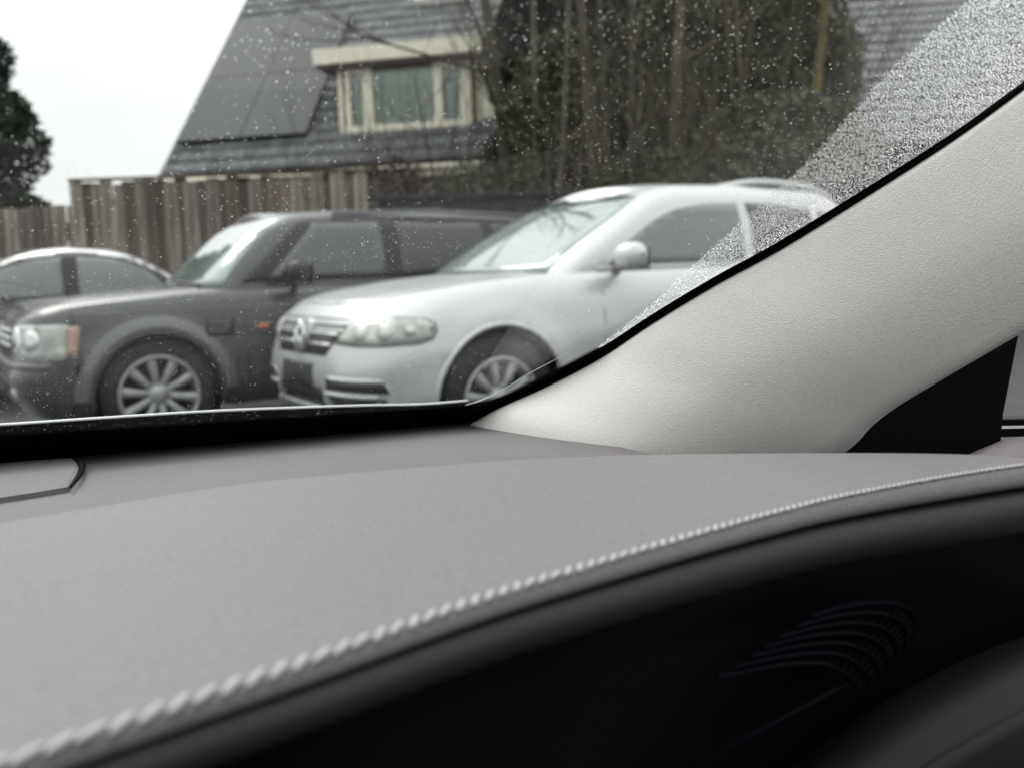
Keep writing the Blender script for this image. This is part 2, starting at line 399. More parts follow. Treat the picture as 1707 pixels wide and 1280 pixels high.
        for k in range(1, 9):
            th = math.pi / 2 * k / 8; out.append((a1 - lr + lr * math.sin(th) ** ge, w * max(0, math.cos(th)) ** ge))
        return out
    roof = lambda a: interp(*G['roof'], a)
    gz = lambda a, t: (zt(a) - .03) + (roof(a) - zt(a) + .03) * (t - .05 * max(0, (t - .82) / .18) ** 2 * 0)
    mb = MB(); rows = []
    for t in [0, .1, .2, .3, .4, .5, .6, .7, .8, .86, .9, .94, .97, 1.0]:
        H_ = ghhalf(t); rows.append([Vector((a, -b, gz(a, t))) for a, b in H_] + [Vector((a, b, gz(a, t))) for a, b in H_[::-1][1:]])
    mb.grid(rows); cap = []
    for a, b in ghhalf(1.0):
        cap.append([Vector((a, -b + 2 * b * k / 10, gz(a, 1) + G['crown'] * (1 - abs(-1 + k / 5) ** 2.2) * min(1, b / .5))) for k in range(11)])
    mb.grid(cap)
    bm = bmesh.new(); vv = [bm.verts.new(v) for v in mb.v]
    for f in mb.f:
        try: bm.faces.new([vv[i] for i in f])
        except ValueError: pass
    bmesh.ops.remove_doubles(bm, verts=bm.verts[:], dist=.0008); bmesh.ops.recalc_face_normals(bm, faces=bm.faces[:])
    me = bpy.data.meshes.new('cabin_shell'); bm.to_mesh(me); me.materials.append(G.get('mat') or S['paint']); me.polygons.foreach_set('use_smooth', [True] * len(me.polygons))
    link(bpy.data.objects.new('cabin_shell', me), root); gb = BVHTree.FromBMesh(bm); bm.free()
    fr = dict(o=(0, 0, 0), e1=(0, 1, 0), e2=(0, 0, 1), d=(1, 0, 0)); sd_ = dict(o=(0, 0, 0), e1=(1, 0, 0), e2=(0, 0, 1), d=(0, 1, 0)); sf_ = dict(o=(0, 0, 0), e1=(1, 0, 0), e2=(0, 0, 1), d=(0, -1, 0))
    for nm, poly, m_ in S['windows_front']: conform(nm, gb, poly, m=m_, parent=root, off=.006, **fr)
    for nm, poly, m_, of in S['windows_side']:
        conform(nm, gb, poly, m=m_, parent=root, off=of, **sd_)
        conform(nm, gb, poly, m=m_, parent=root, off=of, **sf_)
    for wa in ws:
        for sg in (-1, 1): make_wheel(root, wa, sg * (hw0 - .015), S['R'], S['rim'], S['spokes'], M_alloy, sw=S.get('sw', .03))
    # dark floor under the car
    MB().box((Ltot / 2, 0, zb(1.6) + .06), Ltot - .5, hw0 * 2 - .5, .08).build('underbody', M_well, root)
    return root, bvh, gb, fr, sd_

def mirror(root, a, b, z, m_cap, m_low):
    mb = MB(); rows = []
    for k in range(13):
        u = -1 + 2 * k / 12; r = max(.02, (1 - abs(u) ** 3.5)) ** .5
        rows.append([Vector((a + .075 * r * math.cos(w) - (.02 if math.cos(w) < 0 else 0) * r, b - .115 * u, z + .085 * r * math.sin(w) + .008 * u)) for w in [2 * math.pi * j / 16 for j in range(16)]])
    h = mb.grid(rows, True).build('door_mirror', m_cap, root, True)
    MB().box((a + .085, b, z + .0), .006, .17, .12).build('mirror_glass', M_side, h)
    MB().tube([(a + .02, b + .10, z - .05), (a + .03, b + .2, z - .10)], .026, 8).build('mirror_arm', m_low, h, True)
    MB().box((a + .0, b, z - .075), .13, .21, .03).build('mirror_base', m_low, h)
    return h

# -- silver SUV
Sv = dict(name='parked_car', x=-1.35, y=5.64, z=.06, phi=rad(32.3), L=4.78, hw=.975, n=3.7, paint=M_silver, lip=M_silver,
  zt=([0, .08, .2, .5, .9, 1.3, 1.7, 2.6, 4.0, 4.78], [.925, .955, .975, 1.035, 1.09, 1.125, 1.14, 1.15, 1.18, 1.16]),
  zb=([0, .3, 3.9, 4.78], [.30, .28, .30, .38]), nose=([0, .2, .45, .62, .8, .92, 1.0], [.07, .02, .0, .03, .07, .13, .22]),
  wid=([0, .2, .55, .8, .9, .96, 1.0], [.93, .975, 1.0, .985, .955, .925, .885]), Lf=.60, Lr=.4, wheels=[.92, 3.775], archR=.455, R=.395, rim=.255, spokes=10,
  flare=.022, crown=.02, ridge=.014,
  gh=dict(a0=1.22, a1=2.27, r0=4.64, r1=4.30, w0=.87, w1=.71, lf=.30, lr=.25, crown=.05, inset=.07, bulge=.05,
          roof=([1.2, 2.1, 2.6, 3.2, 4.2, 4.7], [1.60, 1.675, 1.72, 1.735, 1.705, 1.64])),
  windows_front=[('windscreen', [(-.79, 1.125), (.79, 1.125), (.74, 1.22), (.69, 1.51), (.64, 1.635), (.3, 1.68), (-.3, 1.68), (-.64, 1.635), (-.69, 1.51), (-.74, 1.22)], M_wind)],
  windows_side=[('side_window', smoothpts([(1.80, 1.165, 0), (1.98, 1.305, 0), (2.22, 1.445, 0), (2.45, 1.535, 0), (2.75, 1.585, 0), (3.08, 1.60, 0)], 3) + [Vector((3.08, 1.18, 0))], M_side, .004),
                ('side_window', [(3.17, 1.18), (3.17, 1.60), (3.5, 1.595), (3.86, 1.56), (3.90, 1.19)], M_tint, .004), ('side_window', [(3.97, 1.20), (3.94, 1.55), (4.15, 1.52), (4.40, 1.23)], M_tint, .004)])
suv, B, GB, FR, SD = make_car(Sv)
tag(suv, 'silver SUV with pale sky-reflecting windscreen and blank dark number plate, nearest of the parked cars', 'car', 'cars parked in a row')
gr = conform('grille', B, [(-.56, .868), (.56, .868), (.53, .80), (.41, .685), (-.41, .685), (-.53, .80)], m=M_black, parent=suv, off=.003, **FR)
for z, w in ((.802, .51), (.742, .45)):
    for sg in (-1, 1): conform('grille_slat', B, [(sg * .09, z), (sg * w, z), (sg * (w - .01), z + .014), (sg * .09, z + .014)][::sg], m=M_silver, parent=gr, off=.012, step=.12, **FR)
# badge on the grille: ring with letters V over W
def emblem(parent, bvh, cy, cz, r):
    em = conform('emblem', bvh, circ(cy, cz, r * 1.03, 24), m=M_alloy, parent=parent, off=.022, **FR)
    hit = bvh.ray_cast(Vector((-2, cy, cz)), Vector((1, 0, 0)), 5)[0]; x = hit.x - .03
    def pt(u, v): return Vector((x, cy + u * r, cz + v * r))
    em2 = MB().tube([pt(math.cos(2 * math.pi * k / 28), math.sin(2 * math.pi * k / 28)) for k in range(29)], r * .085, 8, False).build('ring', M_chrome, em, True)
    v = MB()
    for P_ in ([(-.30, .90), (0, .10), (.30, .90)], [(-.80, .52), (-.40, -.72), (0, .02), (.40, -.72), (.80, .52)]):
        for i in range(len(P_) - 1): v.tube([pt(*P_[i]), pt(*P_[i + 1])], r * .075, 6)
    v.build('letters', M_chrome, em, True)
emblem(gr, B, 0, .785, .098)
def headlight(root, bvh, sg, poly, ang, m=M_lens):
    d = Vector((math.cos(ang), -sg * math.sin(ang), 0)); e1 = Vector((math.sin(ang), sg * math.cos(ang), 0))
    return conform('headlight', bvh, poly, (0, 0, 0), e1, (0, 0, 1), d, m, root, off=.006, step=.05), e1, d
SIL = [(.45, .762), (.62, .755), (.82, .756), (.99, .765), (1.045, .785), (1.06, .83), (1.05, .87), (1.01, .895), (.90, .905), (.74, .908), (.60, .902), (.53, .862)]
for sg in (-1, 1):
    cu, cz_ = .75, .83
    headlight(suv, B, sg, [(cu + (u - cu) * 1.02, cz_ + (z - cz_) * 1.08) for u, z in SIL], rad(38), M_greyflare)[0].name = 'headlight_surround'
    h, e1, d = headlight(suv, B, sg, SIL, rad(38)); h.location.x -= .004
    for u, z, r in ((.66, .828, .052), (.82, .832, .052), (.95, .835, .03)):
        conform('reflector', B, circ(u, z, r, 16), (0, 0, 0), e1, (0, 0, 1), d, M_refl2, h, off=.009, step=.05)
conform('number_plate', B, rrect(-.25, .49, .25, .635, .01), m=M_plate, parent=suv, off=.018, **FR)
lo = conform('air_intake', B, [(-.37, .375), (.37, .375), (.38, .50), (-.38, .50)], m=M_black, parent=suv, off=.004, **FR)
for sg in (-1, 1):
    ai = conform('air_intake', B, [(u * sg, z) for u, z in rrect(.44, .35, .90, .575, .05)][::sg], m=M_silver, parent=suv, off=.004, **FR)
    conform('intake_opening', B, [(u * sg, z) for u, z in [(.455, .49), (.893, .49), (.888, .56), (.465, .56)]][::sg], m=M_black, parent=ai, off=.008, **FR)
    conform('intake_opening', B, [(u * sg, z) for u, z in [(.52, .375), (.80, .375), (.865, .405), (.88, .46), (.475, .46)]][::sg], m=M_black, parent=ai, off=.008, **FR)
def front_line(name, pts, r, m, parent, bvh=None, off=.012, d=(1, 0, 0), src=None):
    out = []
    for y, z in pts:
        h = (bvh or B).ray_cast(Vector((-2, y, z)), Vector(d), 8)[0]
        if h: out.append(h - Vector((off, 0, 0)))
    return MB().tube(out, r, 6).build(name, m, parent, True)
for sg in (-1, 1):
    front_line('chrome_strip', [(sg * u, .473) for u in (.44, .5, .6, .7, .8, .86)], .011, M_satin, suv)
    front_line('chrome_strip', [(sg * u, z) for u, z in ((.45, 0.375), (.5, 0.350), (.6, 0.340), (.74, 0.347), (.82, 0.385), (.86, 0.435))], .012, M_satin, suv)
front_line('chrome_strip', [(u, .365) for u in (-.38, -.2, 0, .2, .38)], .014, M_satin, suv)
mirror(suv, 1.83, -1.08, 1.225, M_silver, M_greyp)
def side_line(name, bvh, pts, r, m, parent, off=0.0):
    out = []
    for a, z in pts:
        h = bvh.ray_cast(Vector((a, -3, z)), Vector((0, 1, 0)), 8)[0]
        if h: out.append(h + Vector((0, -off, 0)))
    return MB().tube(out, r, 5).build(name, m, parent, True)
side_line('door_seam', B, [(1.70, z) for z in (.42, .55, .7, .85, 1.0, 1.10)], .004, M_black, suv)
side_line('door_seam', B, [(3.12, z) for z in (.38, .55, .7, .85, 1.0, 1.1)], .004, M_black, suv)
side_line('window_trim', GB, [(1.72, 1.155), (2.3, 1.16), (3.1, 1.17), (3.9, 1.185)], .009, M_satin, suv, .004)
front_line('bonnet_seam', [(-.56 + 1.12 * k / 12, .90) for k in range(13)], .004, M_black, suv, off=.0)
rr_ = MB(); pr = []
for k, (a, z) in enumerate([(2.95, 1.70), (3.15, 1.735), (3.4, 1.77), (3.7, 1.775), (4.05, 1.75), (4.3, 1.69)]): pr.append(Vector((a, -.60, z)))
rail = MB().tube(smoothpts(pr, 4), .022, 8).build('roof_rail', M_satin, suv, True)
c = share(rail, suv); c.location = (0, 1.2, 0)
front_line('wiper', [(-.55, 1.145), (-.2, 1.14), (.3, 1.145)], .008, M_black, suv, GB, .015)
front_line('wiper', [(.05, 1.135), (.4, 1.14), (.62, 1.155)], .008, M_black, suv, GB, .02)

# -- dark grey off-roader
Rg = dict(name='parked_car', x=-3.66, y=6.43, z=.06, phi=rad(33), L=4.79, hw=.955, n=4.2, paint=M_grey, lip=M_greyp,
  zt=([0, .06, .2, .6, 1.1, 1.5, 2.6, 4.0, 4.79], [.93, .965, .995, 1.03, 1.065, 1.085, 1.10, 1.12, 1.11]),
  zb=([0, .3, 3.9, 4.79], [.30, .26, .28, .36]), nose=([0, .2, .42, .5, .8, .93, 1.0], [.10, .0, -.02, .03, .05, .07, .14]),
  wid=([0, .2, .55, .85, .93, .97, 1.0], [.94, .975, 1.0, .985, .965, .94, .91]), Lf=.46, Lr=.3, wheels=[.88, 3.625], archR=.435, R=.385, rim=.27, spokes=10, sw=.034,
  flare=.045, crown=.045, ridge=.012,
  gh=dict(a0=1.20, a1=1.78, r0=4.60, r1=4.36, w0=.86, w1=.70, lf=.36, lr=.16, crown=.055, inset=.06, bulge=.035, n=4.0,
          roof=([1.0, 1.85, 2.5, 3.5, 4.4, 4.8], [1.58, 1.62, 1.655, 1.65, 1.61, 1.59])),
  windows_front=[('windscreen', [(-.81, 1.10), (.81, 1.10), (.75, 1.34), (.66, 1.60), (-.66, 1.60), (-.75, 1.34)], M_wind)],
  windows_side=[('window_surround', [(1.50, 1.125), (2.02, 1.585), (3.0, 1.60), (4.25, 1.575), (4.42, 1.15)], M_black, .003),
                ('side_window', [(1.70, 1.145), (2.12, 1.555), (2.66, 1.57), (2.66, 1.145)], M_side2, .010),
                ('side_window', [(2.80, 1.145), (2.80, 1.57), (3.60, 1.565), (3.62, 1.16)], M_tint, .010), ('side_window', [(3.72, 1.17), (3.70, 1.56), (4.14, 1.545), (4.30, 1.18)], M_tint, .010)])
rgv, B2, GB2, FR, SD = make_car(Rg)
tag(rgv, 'dark grey boxy off-roader with round-lamp headlight parked behind the silver SUV', 'car', 'cars parked in a row')
gr = conform('grille', B2, rrect(-.40, .71, .40, .90, .02), m=M_black, parent=rgv, off=.003, **FR)
for z in (.735, .785, .835): conform('grille_slat', B2, rrect(-.385, z, .385, z + .024, .008, 1), m=M_satin, parent=gr, off=.012, step=.12, **FR)
for sg in (-1, 1):
    h, e1, d = headlight(rgv, B2, sg, rrect(.44, .665, 1.0, .895, .03), rad(24))
    conform('reflector', B2, circ(.60, .78, .098, 20), (0, 0, 0), e1, (0, 0, 1), d, M_refl, h, off=.011, step=.05)
    conform('reflector', B2, circ(.60, .78, .04, 16), (0, 0, 0), e1, (0, 0, 1), d, M_lens, h, off=.02, step=.05)
    conform('reflector', B2, circ(.81, .795, .07, 18), (0, 0, 0), e1, (0, 0, 1), d, M_refl, h, off=.011, step=.05)
    conform('turn_signal', B2, rrect(.995, .68, 1.02, .88, .008, 2), (0, 0, 0), e1, (0, 0, 1), d, M_amber2, h, off=.012, step=.05)
    conform('fog_light', B2, circ(sg * .66, .44, .045, 16)[::sg], m=M_lens, parent=rgv, off=.01, **FR)
# pale ledge of the bumper, wrapping round to the wheel arch
cr = []
for k in range(41):
    t = -1 + 2 * k / 40; b_ = .93 * t
    h = B2.ray_cast(Vector((-2, b_, .63)), Vector((1, 0, 0)), 8)[0]
    if h: cr.append(h + Vector((-.004, 0, 0)))
MB().tube(cr, .026, 8).build('bumper_crease', M_greyflare, rgv, True)
lo = conform('air_intake', B2, rrect(-.55, .34, .55, .54, .04), m=M_black, parent=rgv, off=.004, **FR)
sv_ = conform('side_vent', B2, rrect(1.20, .765, 1.40, .89, .015, 2, .12), m=M_black, parent=rgv, off=.006, **SD)
for z in (.785, .818, .85): conform('vent_slat', B2, rrect(1.22 + (z - .765) * .12, z, 1.38 + (z - .765) * .12, z + .012, .004, 1), m=M_greyflare, parent=sv_, off=.02, **SD)
conform('side_marker', B2, rrect(1.58, .80, 1.66, .83, .01, 2), m=M_amber, parent=rgv, off=.012, **SD)
side_line('door_seam', B2, [(1.50, z) for z in (.42, .6, .8, 1.0, 1.06)], .004, M_black, rgv)
side_line('door_seam', B2, [(2.73, z) for z in (.42, .6, .8, 1.0, 1.08)], .004, M_black, rgv)
side_line('body_crease', B2, [(x, .955) for x in (.35, .8, 1.2, 1.6, 2.2, 3.0, 4.2)], .006, M_greyflare, rgv)
# broad flare over the front wheel, paler than the body
fl = []
for k in range(31):
    t = rad(2 + 178 * k / 30); row = []
    for j in range(7):
        r = .437 + .10 * j / 6; x, z = .88 + r * math.cos(t), .385 + r * math.sin(t)
        h = B2.ray_cast(Vector((x, -3, z)), Vector((0, 1, 0)), 8)[0] or Vector((x, -.93, z)); row.append(Vector((x, -.955 - .052 + .030 * (j / 6) ** 2 + (0.02 if j == 0 else 0) + max(0, h.y + .99) * .6, z)))
    fl.append(row)
MB().grid(fl).build('arch_flare', M_greyflare, rgv, True)
mirror(rgv, 1.86, -1.08, 1.19, M_black, M_black)
front_line('wiper', [(-.62, 1.12), (-.3, 1.11), (.2, 1.115)], .010, M_black, rgv, GB2, .02)
MB().tube([(1.34, -.70, 1.10), (1.26, -.45, 1.125), (1.25, -.1, 1.135)], .02, 8).build('wiper_arm', M_black, rgv, True)
MB().tube([(2.3, -.68, 1.645), (3.2, -.69, 1.67), (4.2, -.68, 1.64)], .016, 6).build('roof_rail', M_greyflare, rgv, True)

# -- dark saloon with bright window trim
Sd = dict(name='parked_car', x=-7.25, y=8.75, z=.06, phi=rad(29), L=4.65, hw=.88, n=2.6, paint=M_navy, lip=M_navy,
  zt=([0, .1, .5, 1.2, 2.2, 3.6, 4.65], [.68, .74, .84, .92, .95, 1.0, .98]), zb=([0, .3, 3.9, 4.65], [.22, .2, .22, .3]),
  nose=([0, .2, .45, .7, 1.0], [.06, .0, .0, .05, .2]), wid=([0, .3, .6, .9, 1.0], [.93, .98, 1, .96, .88]), Lf=.6, Lr=.4, wheels=[.82, 3.58], archR=.36, R=.325, rim=.22, spokes=10,
  flare=.01, crown=.03, gh=dict(a0=1.35, a1=2.15, r0=4.10, r1=3.35, w0=.80, w1=.60, lf=.3, lr=.3, crown=.04, inset=.08, bulge=.06, roof=([1.3, 2.1, 2.7, 3.3, 3.9], [1.42, 1.49, 1.535, 1.50, 1.40])),
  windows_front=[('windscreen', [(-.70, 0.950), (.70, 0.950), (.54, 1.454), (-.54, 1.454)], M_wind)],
  windows_side=[('window_trim', smoothpts([(1.5, 0.965, 0), (1.95, 1.344, 0), (2.3, 1.480, 0), (2.75, 1.515, 0), (3.15, 1.480, 0), (3.5, 1.344, 0), (3.95, 1.044, 0)], 3), M_satin, .004),
                ('window_surround', smoothpts([(1.56, 0.985, 0), (1.97, 1.310, 0), (2.3, 1.433, 0), (2.75, 1.467, 0), (3.13, 1.433, 0), (3.46, 1.310, 0), (3.86, 1.044, 0)], 3), M_black, .012),
                ('side_window', smoothpts([(1.66, 1.002, 0), (2.0, 1.275, 0), (2.3, 1.391, 0), (2.62, 1.433, 0)], 3) + [Vector((2.62, 1.002, 0))], M_side, .02),
                ('side_window', [Vector((2.76, 1.002, 0))] + smoothpts([(2.76, 1.433, 0), (3.12, 1.399, 0), (3.42, 1.283, 0), (3.62, 1.084, 0)], 3) + [Vector((3.6, 1.016, 0))], M_side, .02)])
sdn, B3, GB3, FR, SD = make_car(Sd)
tag(sdn, 'low dark saloon with bright trim around its side windows, leftmost parked car', 'car', 'cars parked in a row')
for sg in (-1, 1):
    conform('headlight', B3, [(sg * u, z) for u, z in rrect(.45, .56, .80, .68, .03)][::sg], m=M_lens, parent=sdn, off=.005, **FR)
conform('grille', B3, rrect(-.3, .5, .3, .66, .03), m=M_black, parent=sdn, off=.005, **FR)
mirror(sdn, 1.75, -.98, 1.03, M_navy, M_navy)
conform('rear_window', GB3, [(-.6, 1.06), (.6, 1.06), (.46, 1.36), (-.46, 1.36)], (0, 0, 0), (0, 1, 0), (0, 0, 1), (-1, 0, 0), M_side, sdn, off=.006)

# ------------------------------------------------------------------ fences
def board_mesh(w, h, t=.022):
    mb = MB(); x = w / 2
    mb.add([(-x, 0, 0), (x, 0, 0), (x, t, 0), (-x, t, 0), (-x, 0, h - .008), (x, 0, h - .008), (x, t, h - .008), (-x, t, h - .008), (-x + .008, .004, h), (x - .008, .004, h), (x - .008, t - .004, h), (-x + .008, t - .004, h)],
           [(0, 1, 5, 4), (1, 2, 6, 5), (2, 3, 7, 6), (3, 0, 4, 7), (4, 5, 9, 8), (5, 6, 10, 9), (6, 7, 11, 10), (7, 4, 8, 11), (8, 9, 10, 11)])
    return mb
def board_fence(root, x0, x1, h, protos, pitch, rows=2, wob=.02):
    n = int((x1 - x0) / pitch)
    for i in range(n):
        pr_ = protos[0] if random.random() > .3 else protos[1]; front = i % 2
        o = share(pr_, root); o.location = (x0 + (i + .5) * pitch, -.03 if front else .012, random.uniform(-wob, wob)); o.rotation_euler = (random.uniform(-.006, .006), random.uniform(-.006, .006), random.uniform(-.03, .03))
        o.scale = (random.uniform(.98, 1.12), 1, h + random.uniform(-wob, wob))
fy = 11.9
def fence_root(px, py, label, rz, cat='fence'):
    p = at(px, py, fy); r = empty('wooden_fence', (p.x, p.y, 0), rz); tag(r, label, cat, None); return r, p.z
fr1 = empty('wooden_fence', (-5.55, 11.72, 0), rad(-3)); tag(fr1, 'tall weathered board fence in front of the house, behind the dark grey car', 'fence')
def post_rails(root, x0, x1, h, m):
    for z in (.35, h * .55, h - .25): MB().box(((x0 + x1) / 2, .075, z), x1 - x0, .05, .08).build('rail', m, root)
    x = x0 + .05
    while x < x1: MB().box((x, .12, h / 2), .09, .09, h + .0).build('post', m, root); x += 1.8
protoA = board_mesh(.155, 1.0).build('board', M_wood, fr1); protoB = board_mesh(.155, 1.0).build('board', M_wood2, fr1)
protoA.location = (.07, -.03, 0); protoA.scale = (1, 1, 2.52); protoB.location = (.21, .012, 0); protoB.scale = (1, 1, 2.5)
board_fence(fr1, .28, 3.98, 2.5, (protoA, protoB), .135); post_rails(fr1, 0, 3.98, 2.5, M_wood2)
MB().box((1.99, -.01, 2.535), 4.0, .10, .03).build('cap_rail', M_wood2, fr1)
fr2 = empty('wooden_fence', (-11.1, 12.05, 0), rad(-2)); tag(fr2, 'lower weathered board fence at the left behind the saloon', 'fence')
for k, pr_ in enumerate((protoA, protoB)): c = share(pr_, fr2); c.location.x = .07 + .14 * k; c.scale.z = 2.24
board_fence(fr2, .28, 5.95, 2.24, (protoA, protoB), .16); post_rails(fr2, 0, 5.7, 2.2, M_wood2)
fr3 = empty('wooden_fence', (-1.72, 11.6, 0), rad(-2)); tag(fr3, 'dark stained fence between the two off-roaders, below the bare tree', 'fence')
pd = board_mesh(.15, 1.0).build('board', M_dfence, fr3); pd.location = (.07, 0, 0); pd.scale.z = 2.15
for i in range(1, 44):
    o = share(pd, fr3); o.location = (.07 + i * .155, -.02 * (i % 2), 0); o.scale = (1, 1, 2.15 + random.uniform(-.01, .01))
post_rails(fr3, 0, 6.8, 2.1, M_dfence)
MB().box((3.4, -.01, 2.19), 6.8, .12, .05).build('cap_rail', M_dfence, fr3)

# ------------------------------------------------------------------ house with dormer and solar panels
PSI, ALP = rad(13.0), rad(48)
hu = Vector((math.cos(PSI), -math.sin(PSI), 0)); hn = Vector((math.sin(PSI), math.cos(PSI), 0)); hv = hn * math.cos(ALP) + Vector((0, 0, math.sin(ALP)))
rn = hu.cross(hv)    # roof normal, outward
if rn.y > 0: rn = -rn
_b = ray(272, 296); HB = CO + _b * (18.0 / _b.y)
def roofc(x, y, off=0.0):
    p = on_plane(x, y, HB, rn, off); q = p - HB; return q.dot(hu), q.dot(hv)
house = empty('house', (HB.x, HB.y, 0)); tag(house, 'house with steep grey tiled roof, cream dormer and solar panels behind the board fence', 'house')
HI = Matrix.Translation(Vector((-HB.x, -HB.y, 0)))
def RP(s, t, o=0.0): return HI @ (HB + hu * s + hv * t + rn * o)
Lr_ = 9.2; SL = 7.6
MB().add([RP(-.02, -.1, -.05), RP(Lr_, -.1, -.05), RP(Lr_, SL, -.05), RP(-.02, SL, -.05), RP(-.02, -.1, -.20), RP(Lr_, -.1, -.20), RP(Lr_, SL, -.20), RP(-.02, SL, -.20)],
         [(0, 1, 2, 3), (7, 6, 5, 4), (0, 4, 5, 1), (1, 5, 6, 2), (2, 6, 7, 3), (3, 7, 4, 0)]).build('roof', M_deck, house)
roofo = [c for c in house.children if c.name.startswith('roof')][0]
# back slope and walls
zr = (HB + hv * SL).z; ridge0 = HB + hv * SL; ridge1 = ridge0 + hu * Lr_; back = hn * (2 * SL * math.cos(ALP))
MB().add([HI @ p for p in (ridge0, ridge1, HB + hu * Lr_ + back, HB + back)], [(0, 1, 2, 3)]).build('rear_roof', M_tiles, house)
ez = HB.z - .12
w_ = MB(); c0, c1, c2, c3 = HB + hn * .35 + hu * .12, HB + hn * .35 + hu * (Lr_ - .1), HB + back - hn * .35 + hu * (Lr_ - .1), HB + back - hn * .35 + hu * .12
Pw = [HI @ Vector((p.x, p.y, z)) for p in (c0, c1, c2, c3) for z in (0, ez + .25)]
gab = [HI @ (ridge0 + hu * .12 - Vector((0, 0, .15))), HI @ (ridge1 - hu * .1 - Vector((0, 0, .15)))]
w_.add(Pw + gab, [(0, 2, 3, 1), (2, 4, 5, 3), (4, 6, 7, 5), (6, 0, 1, 7), (7, 1, 8), (3, 5, 9)]).build('wall', M_render, house)
# gutter and eaves board
MB().tube([RP(-.05, -.12, -.03), RP(Lr_, -.12, -.03)], .065, 8).build('gutter', M_cream, house, True)
dcen = HI @ (HB + hn * -.02 + hu * Lr_ / 2); MB().box(dcen - Vector((0, 0, .17)), Lr_, .03, .16, Matrix.Rotation(-PSI, 3, 'Z')).build('eaves_board', M_cream, house)
MB().tube([RP(-.03, -.1, .03), RP(-.03, SL, .03)], .05, 6).build('verge_trim', M_tiles, house)
# solar array corners measured on the roof plane
sa = [roofc(*q) for q in ((303, 245), (505, 236), (398, 42), (597, 36))]
s0, s1 = (sa[0][0] + sa[2][0]) / 2, (sa[1][0] + sa[3][0]) / 2; t0, t1 = (sa[0][1] + sa[1][1]) / 2, (sa[2][1] + sa[3][1]) / 2
print('solar', s0, s1, t0, t1, sa)
# dormer: front face plane
dl = roofc(568, 228); dr = roofc(786, 208)
DT = (dl[1] + dr[1]) / 2; DF = HB + hu * dl[0] + hv * DT; dn = -hn
def dpt(x, y, off=0.0): 
    p = on_plane(x, y, DF, dn, off); q = p - DF; return q.dot(hu), q.z
print('dormer', dl, dr, dpt(535, 100), dpt(800, 70), dpt(570, 125), dpt(785, 205))
dW = dpt(786, 150)[0]; dH = (dpt(568, 118)[1] + dpt(780, 90)[1]) / 2
def DP(s, z, o=0.0): return HI @ (DF + hu * s + Vector((0, 0, z)) + dn * o)
def dbox(s0_, s1_, z0, z1, o0, o1, name, m, par):
    P_ = [DP(s, z, o) for s in (s0_, s1_) for o in (o0, o1) for z in (z0, z1)]
    return MB().add(P_, [(0, 1, 3, 2), (4, 6, 7, 5), (0, 4, 5, 1), (2, 3, 7, 6), (0, 2, 6, 4), (1, 5, 7, 3)]).build(name, m, par)
dorm = dbox(0.02, dW + .45, 0.0, dH, -2.6, -.06, 'dormer', M_cream, house)
dbox(-.38, dW + .75, dH + .02, dH + .30, -2.6, .28, 'fascia', M_cream, dorm)
dbox(-.34, dW + .70, dH - .045, dH + .015, -2.4, .24, 'soffit', M_soffit, dorm)
wf = dbox(0, dW, 0, dH - .05, -.058, -.02, 'window', M_curtain, dorm)
fw = .105
for a0, a1 in ((0, .08), (.14, .24), (.50, .70), (1.90, 2.07), (2.42, dW)): dbox(a0, a1, .02, dH - .05, -.02, .05, 'frame_post', M_cream, wf)
dbox(.08, .14, .02, dH - .05, -.02, .02, 'trim_strip', M_brown, wf)
dbox(dW + .0, dW + .06, .02, dH - .05, -.02, .03, 'trim_strip', M_brown, wf)
dbox(.14, dW, .0, .13, -.02, .06, 'sill', M_cream, wf)
dbox(.24, .50, dH - .16, dH - .05, -.02, .045, 'frame_head', M_cream, wf); dbox(2.07, 2.42, dH - .16, dH - .05, -.02, .045, 'frame_head', M_cream, wf)
dbox(.70, 1.90, dH - .12, dH - .05, -.02, .03, 'frame_head', M_soffit, wf)
for a0, a1 in ((.24, .50), (.70, 1.90), (2.07, 2.42)): dbox(a0, a1, .13, dH - .12, -.015, -.008, 'pane', M_glass, wf)
# solar panels 2 x 2
proto = None
nx, ny = 2, 2; pw, ph = (s1 - s0) / nx, (t1 - t0) / ny
for i in range(nx):
    for j in range(ny):
        a0, b0 = s0 + i * pw + .012, t0 + j * ph + .012; a1, b1 = a0 + pw - .024, b0 + ph - .024
        def sb(o0, o1, x0, x1, y0, y1, nm, m_, par):
            P_ = [RP(x, y, o) for x in (x0, x1) for y in (y0, y1) for o in (o0, o1)]
            return MB().add(P_, [(0, 1, 3, 2), (4, 6, 7, 5), (0, 4, 5, 1), (2, 3, 7, 6), (0, 2, 6, 4), (1, 5, 7, 3)]).build(nm, m_, par)
        sp = sb(.10, .16, a0, a1, b0, b1, 'solar_panel', M_solarf, house); sb(.155, .163, a0 + .02, a1 - .02, b0 + .02, b1 - .02, 'panel_glass', M_solar, sp)
# skylight
sk = roofc(693, 14); P_ = [RP(sk[0] + a, sk[1] + b, o) for a in (0, 1.15) for b in (0, .2) for o in (.03, .20)]
skl = MB().add(P_, [(0, 1, 3, 2), (4, 6, 7, 5), (0, 4, 5, 1), (2, 3, 7, 6), (0, 2, 6, 4), (1, 5, 7, 3)]).build('skylight', M_white, house)
P_ = [RP(sk[0] + a, sk[1] + b, o) for a in (.02, 1.13) for b in (.2, 1.2) for o in (.05, .13)]
MB().add(P_, [(0, 1, 3, 2), (4, 6, 7, 5), (0, 4, 5, 1), (2, 3, 7, 6), (0, 2, 6, 4), (1, 5, 7, 3)]).build('pane', M_pane, skl)
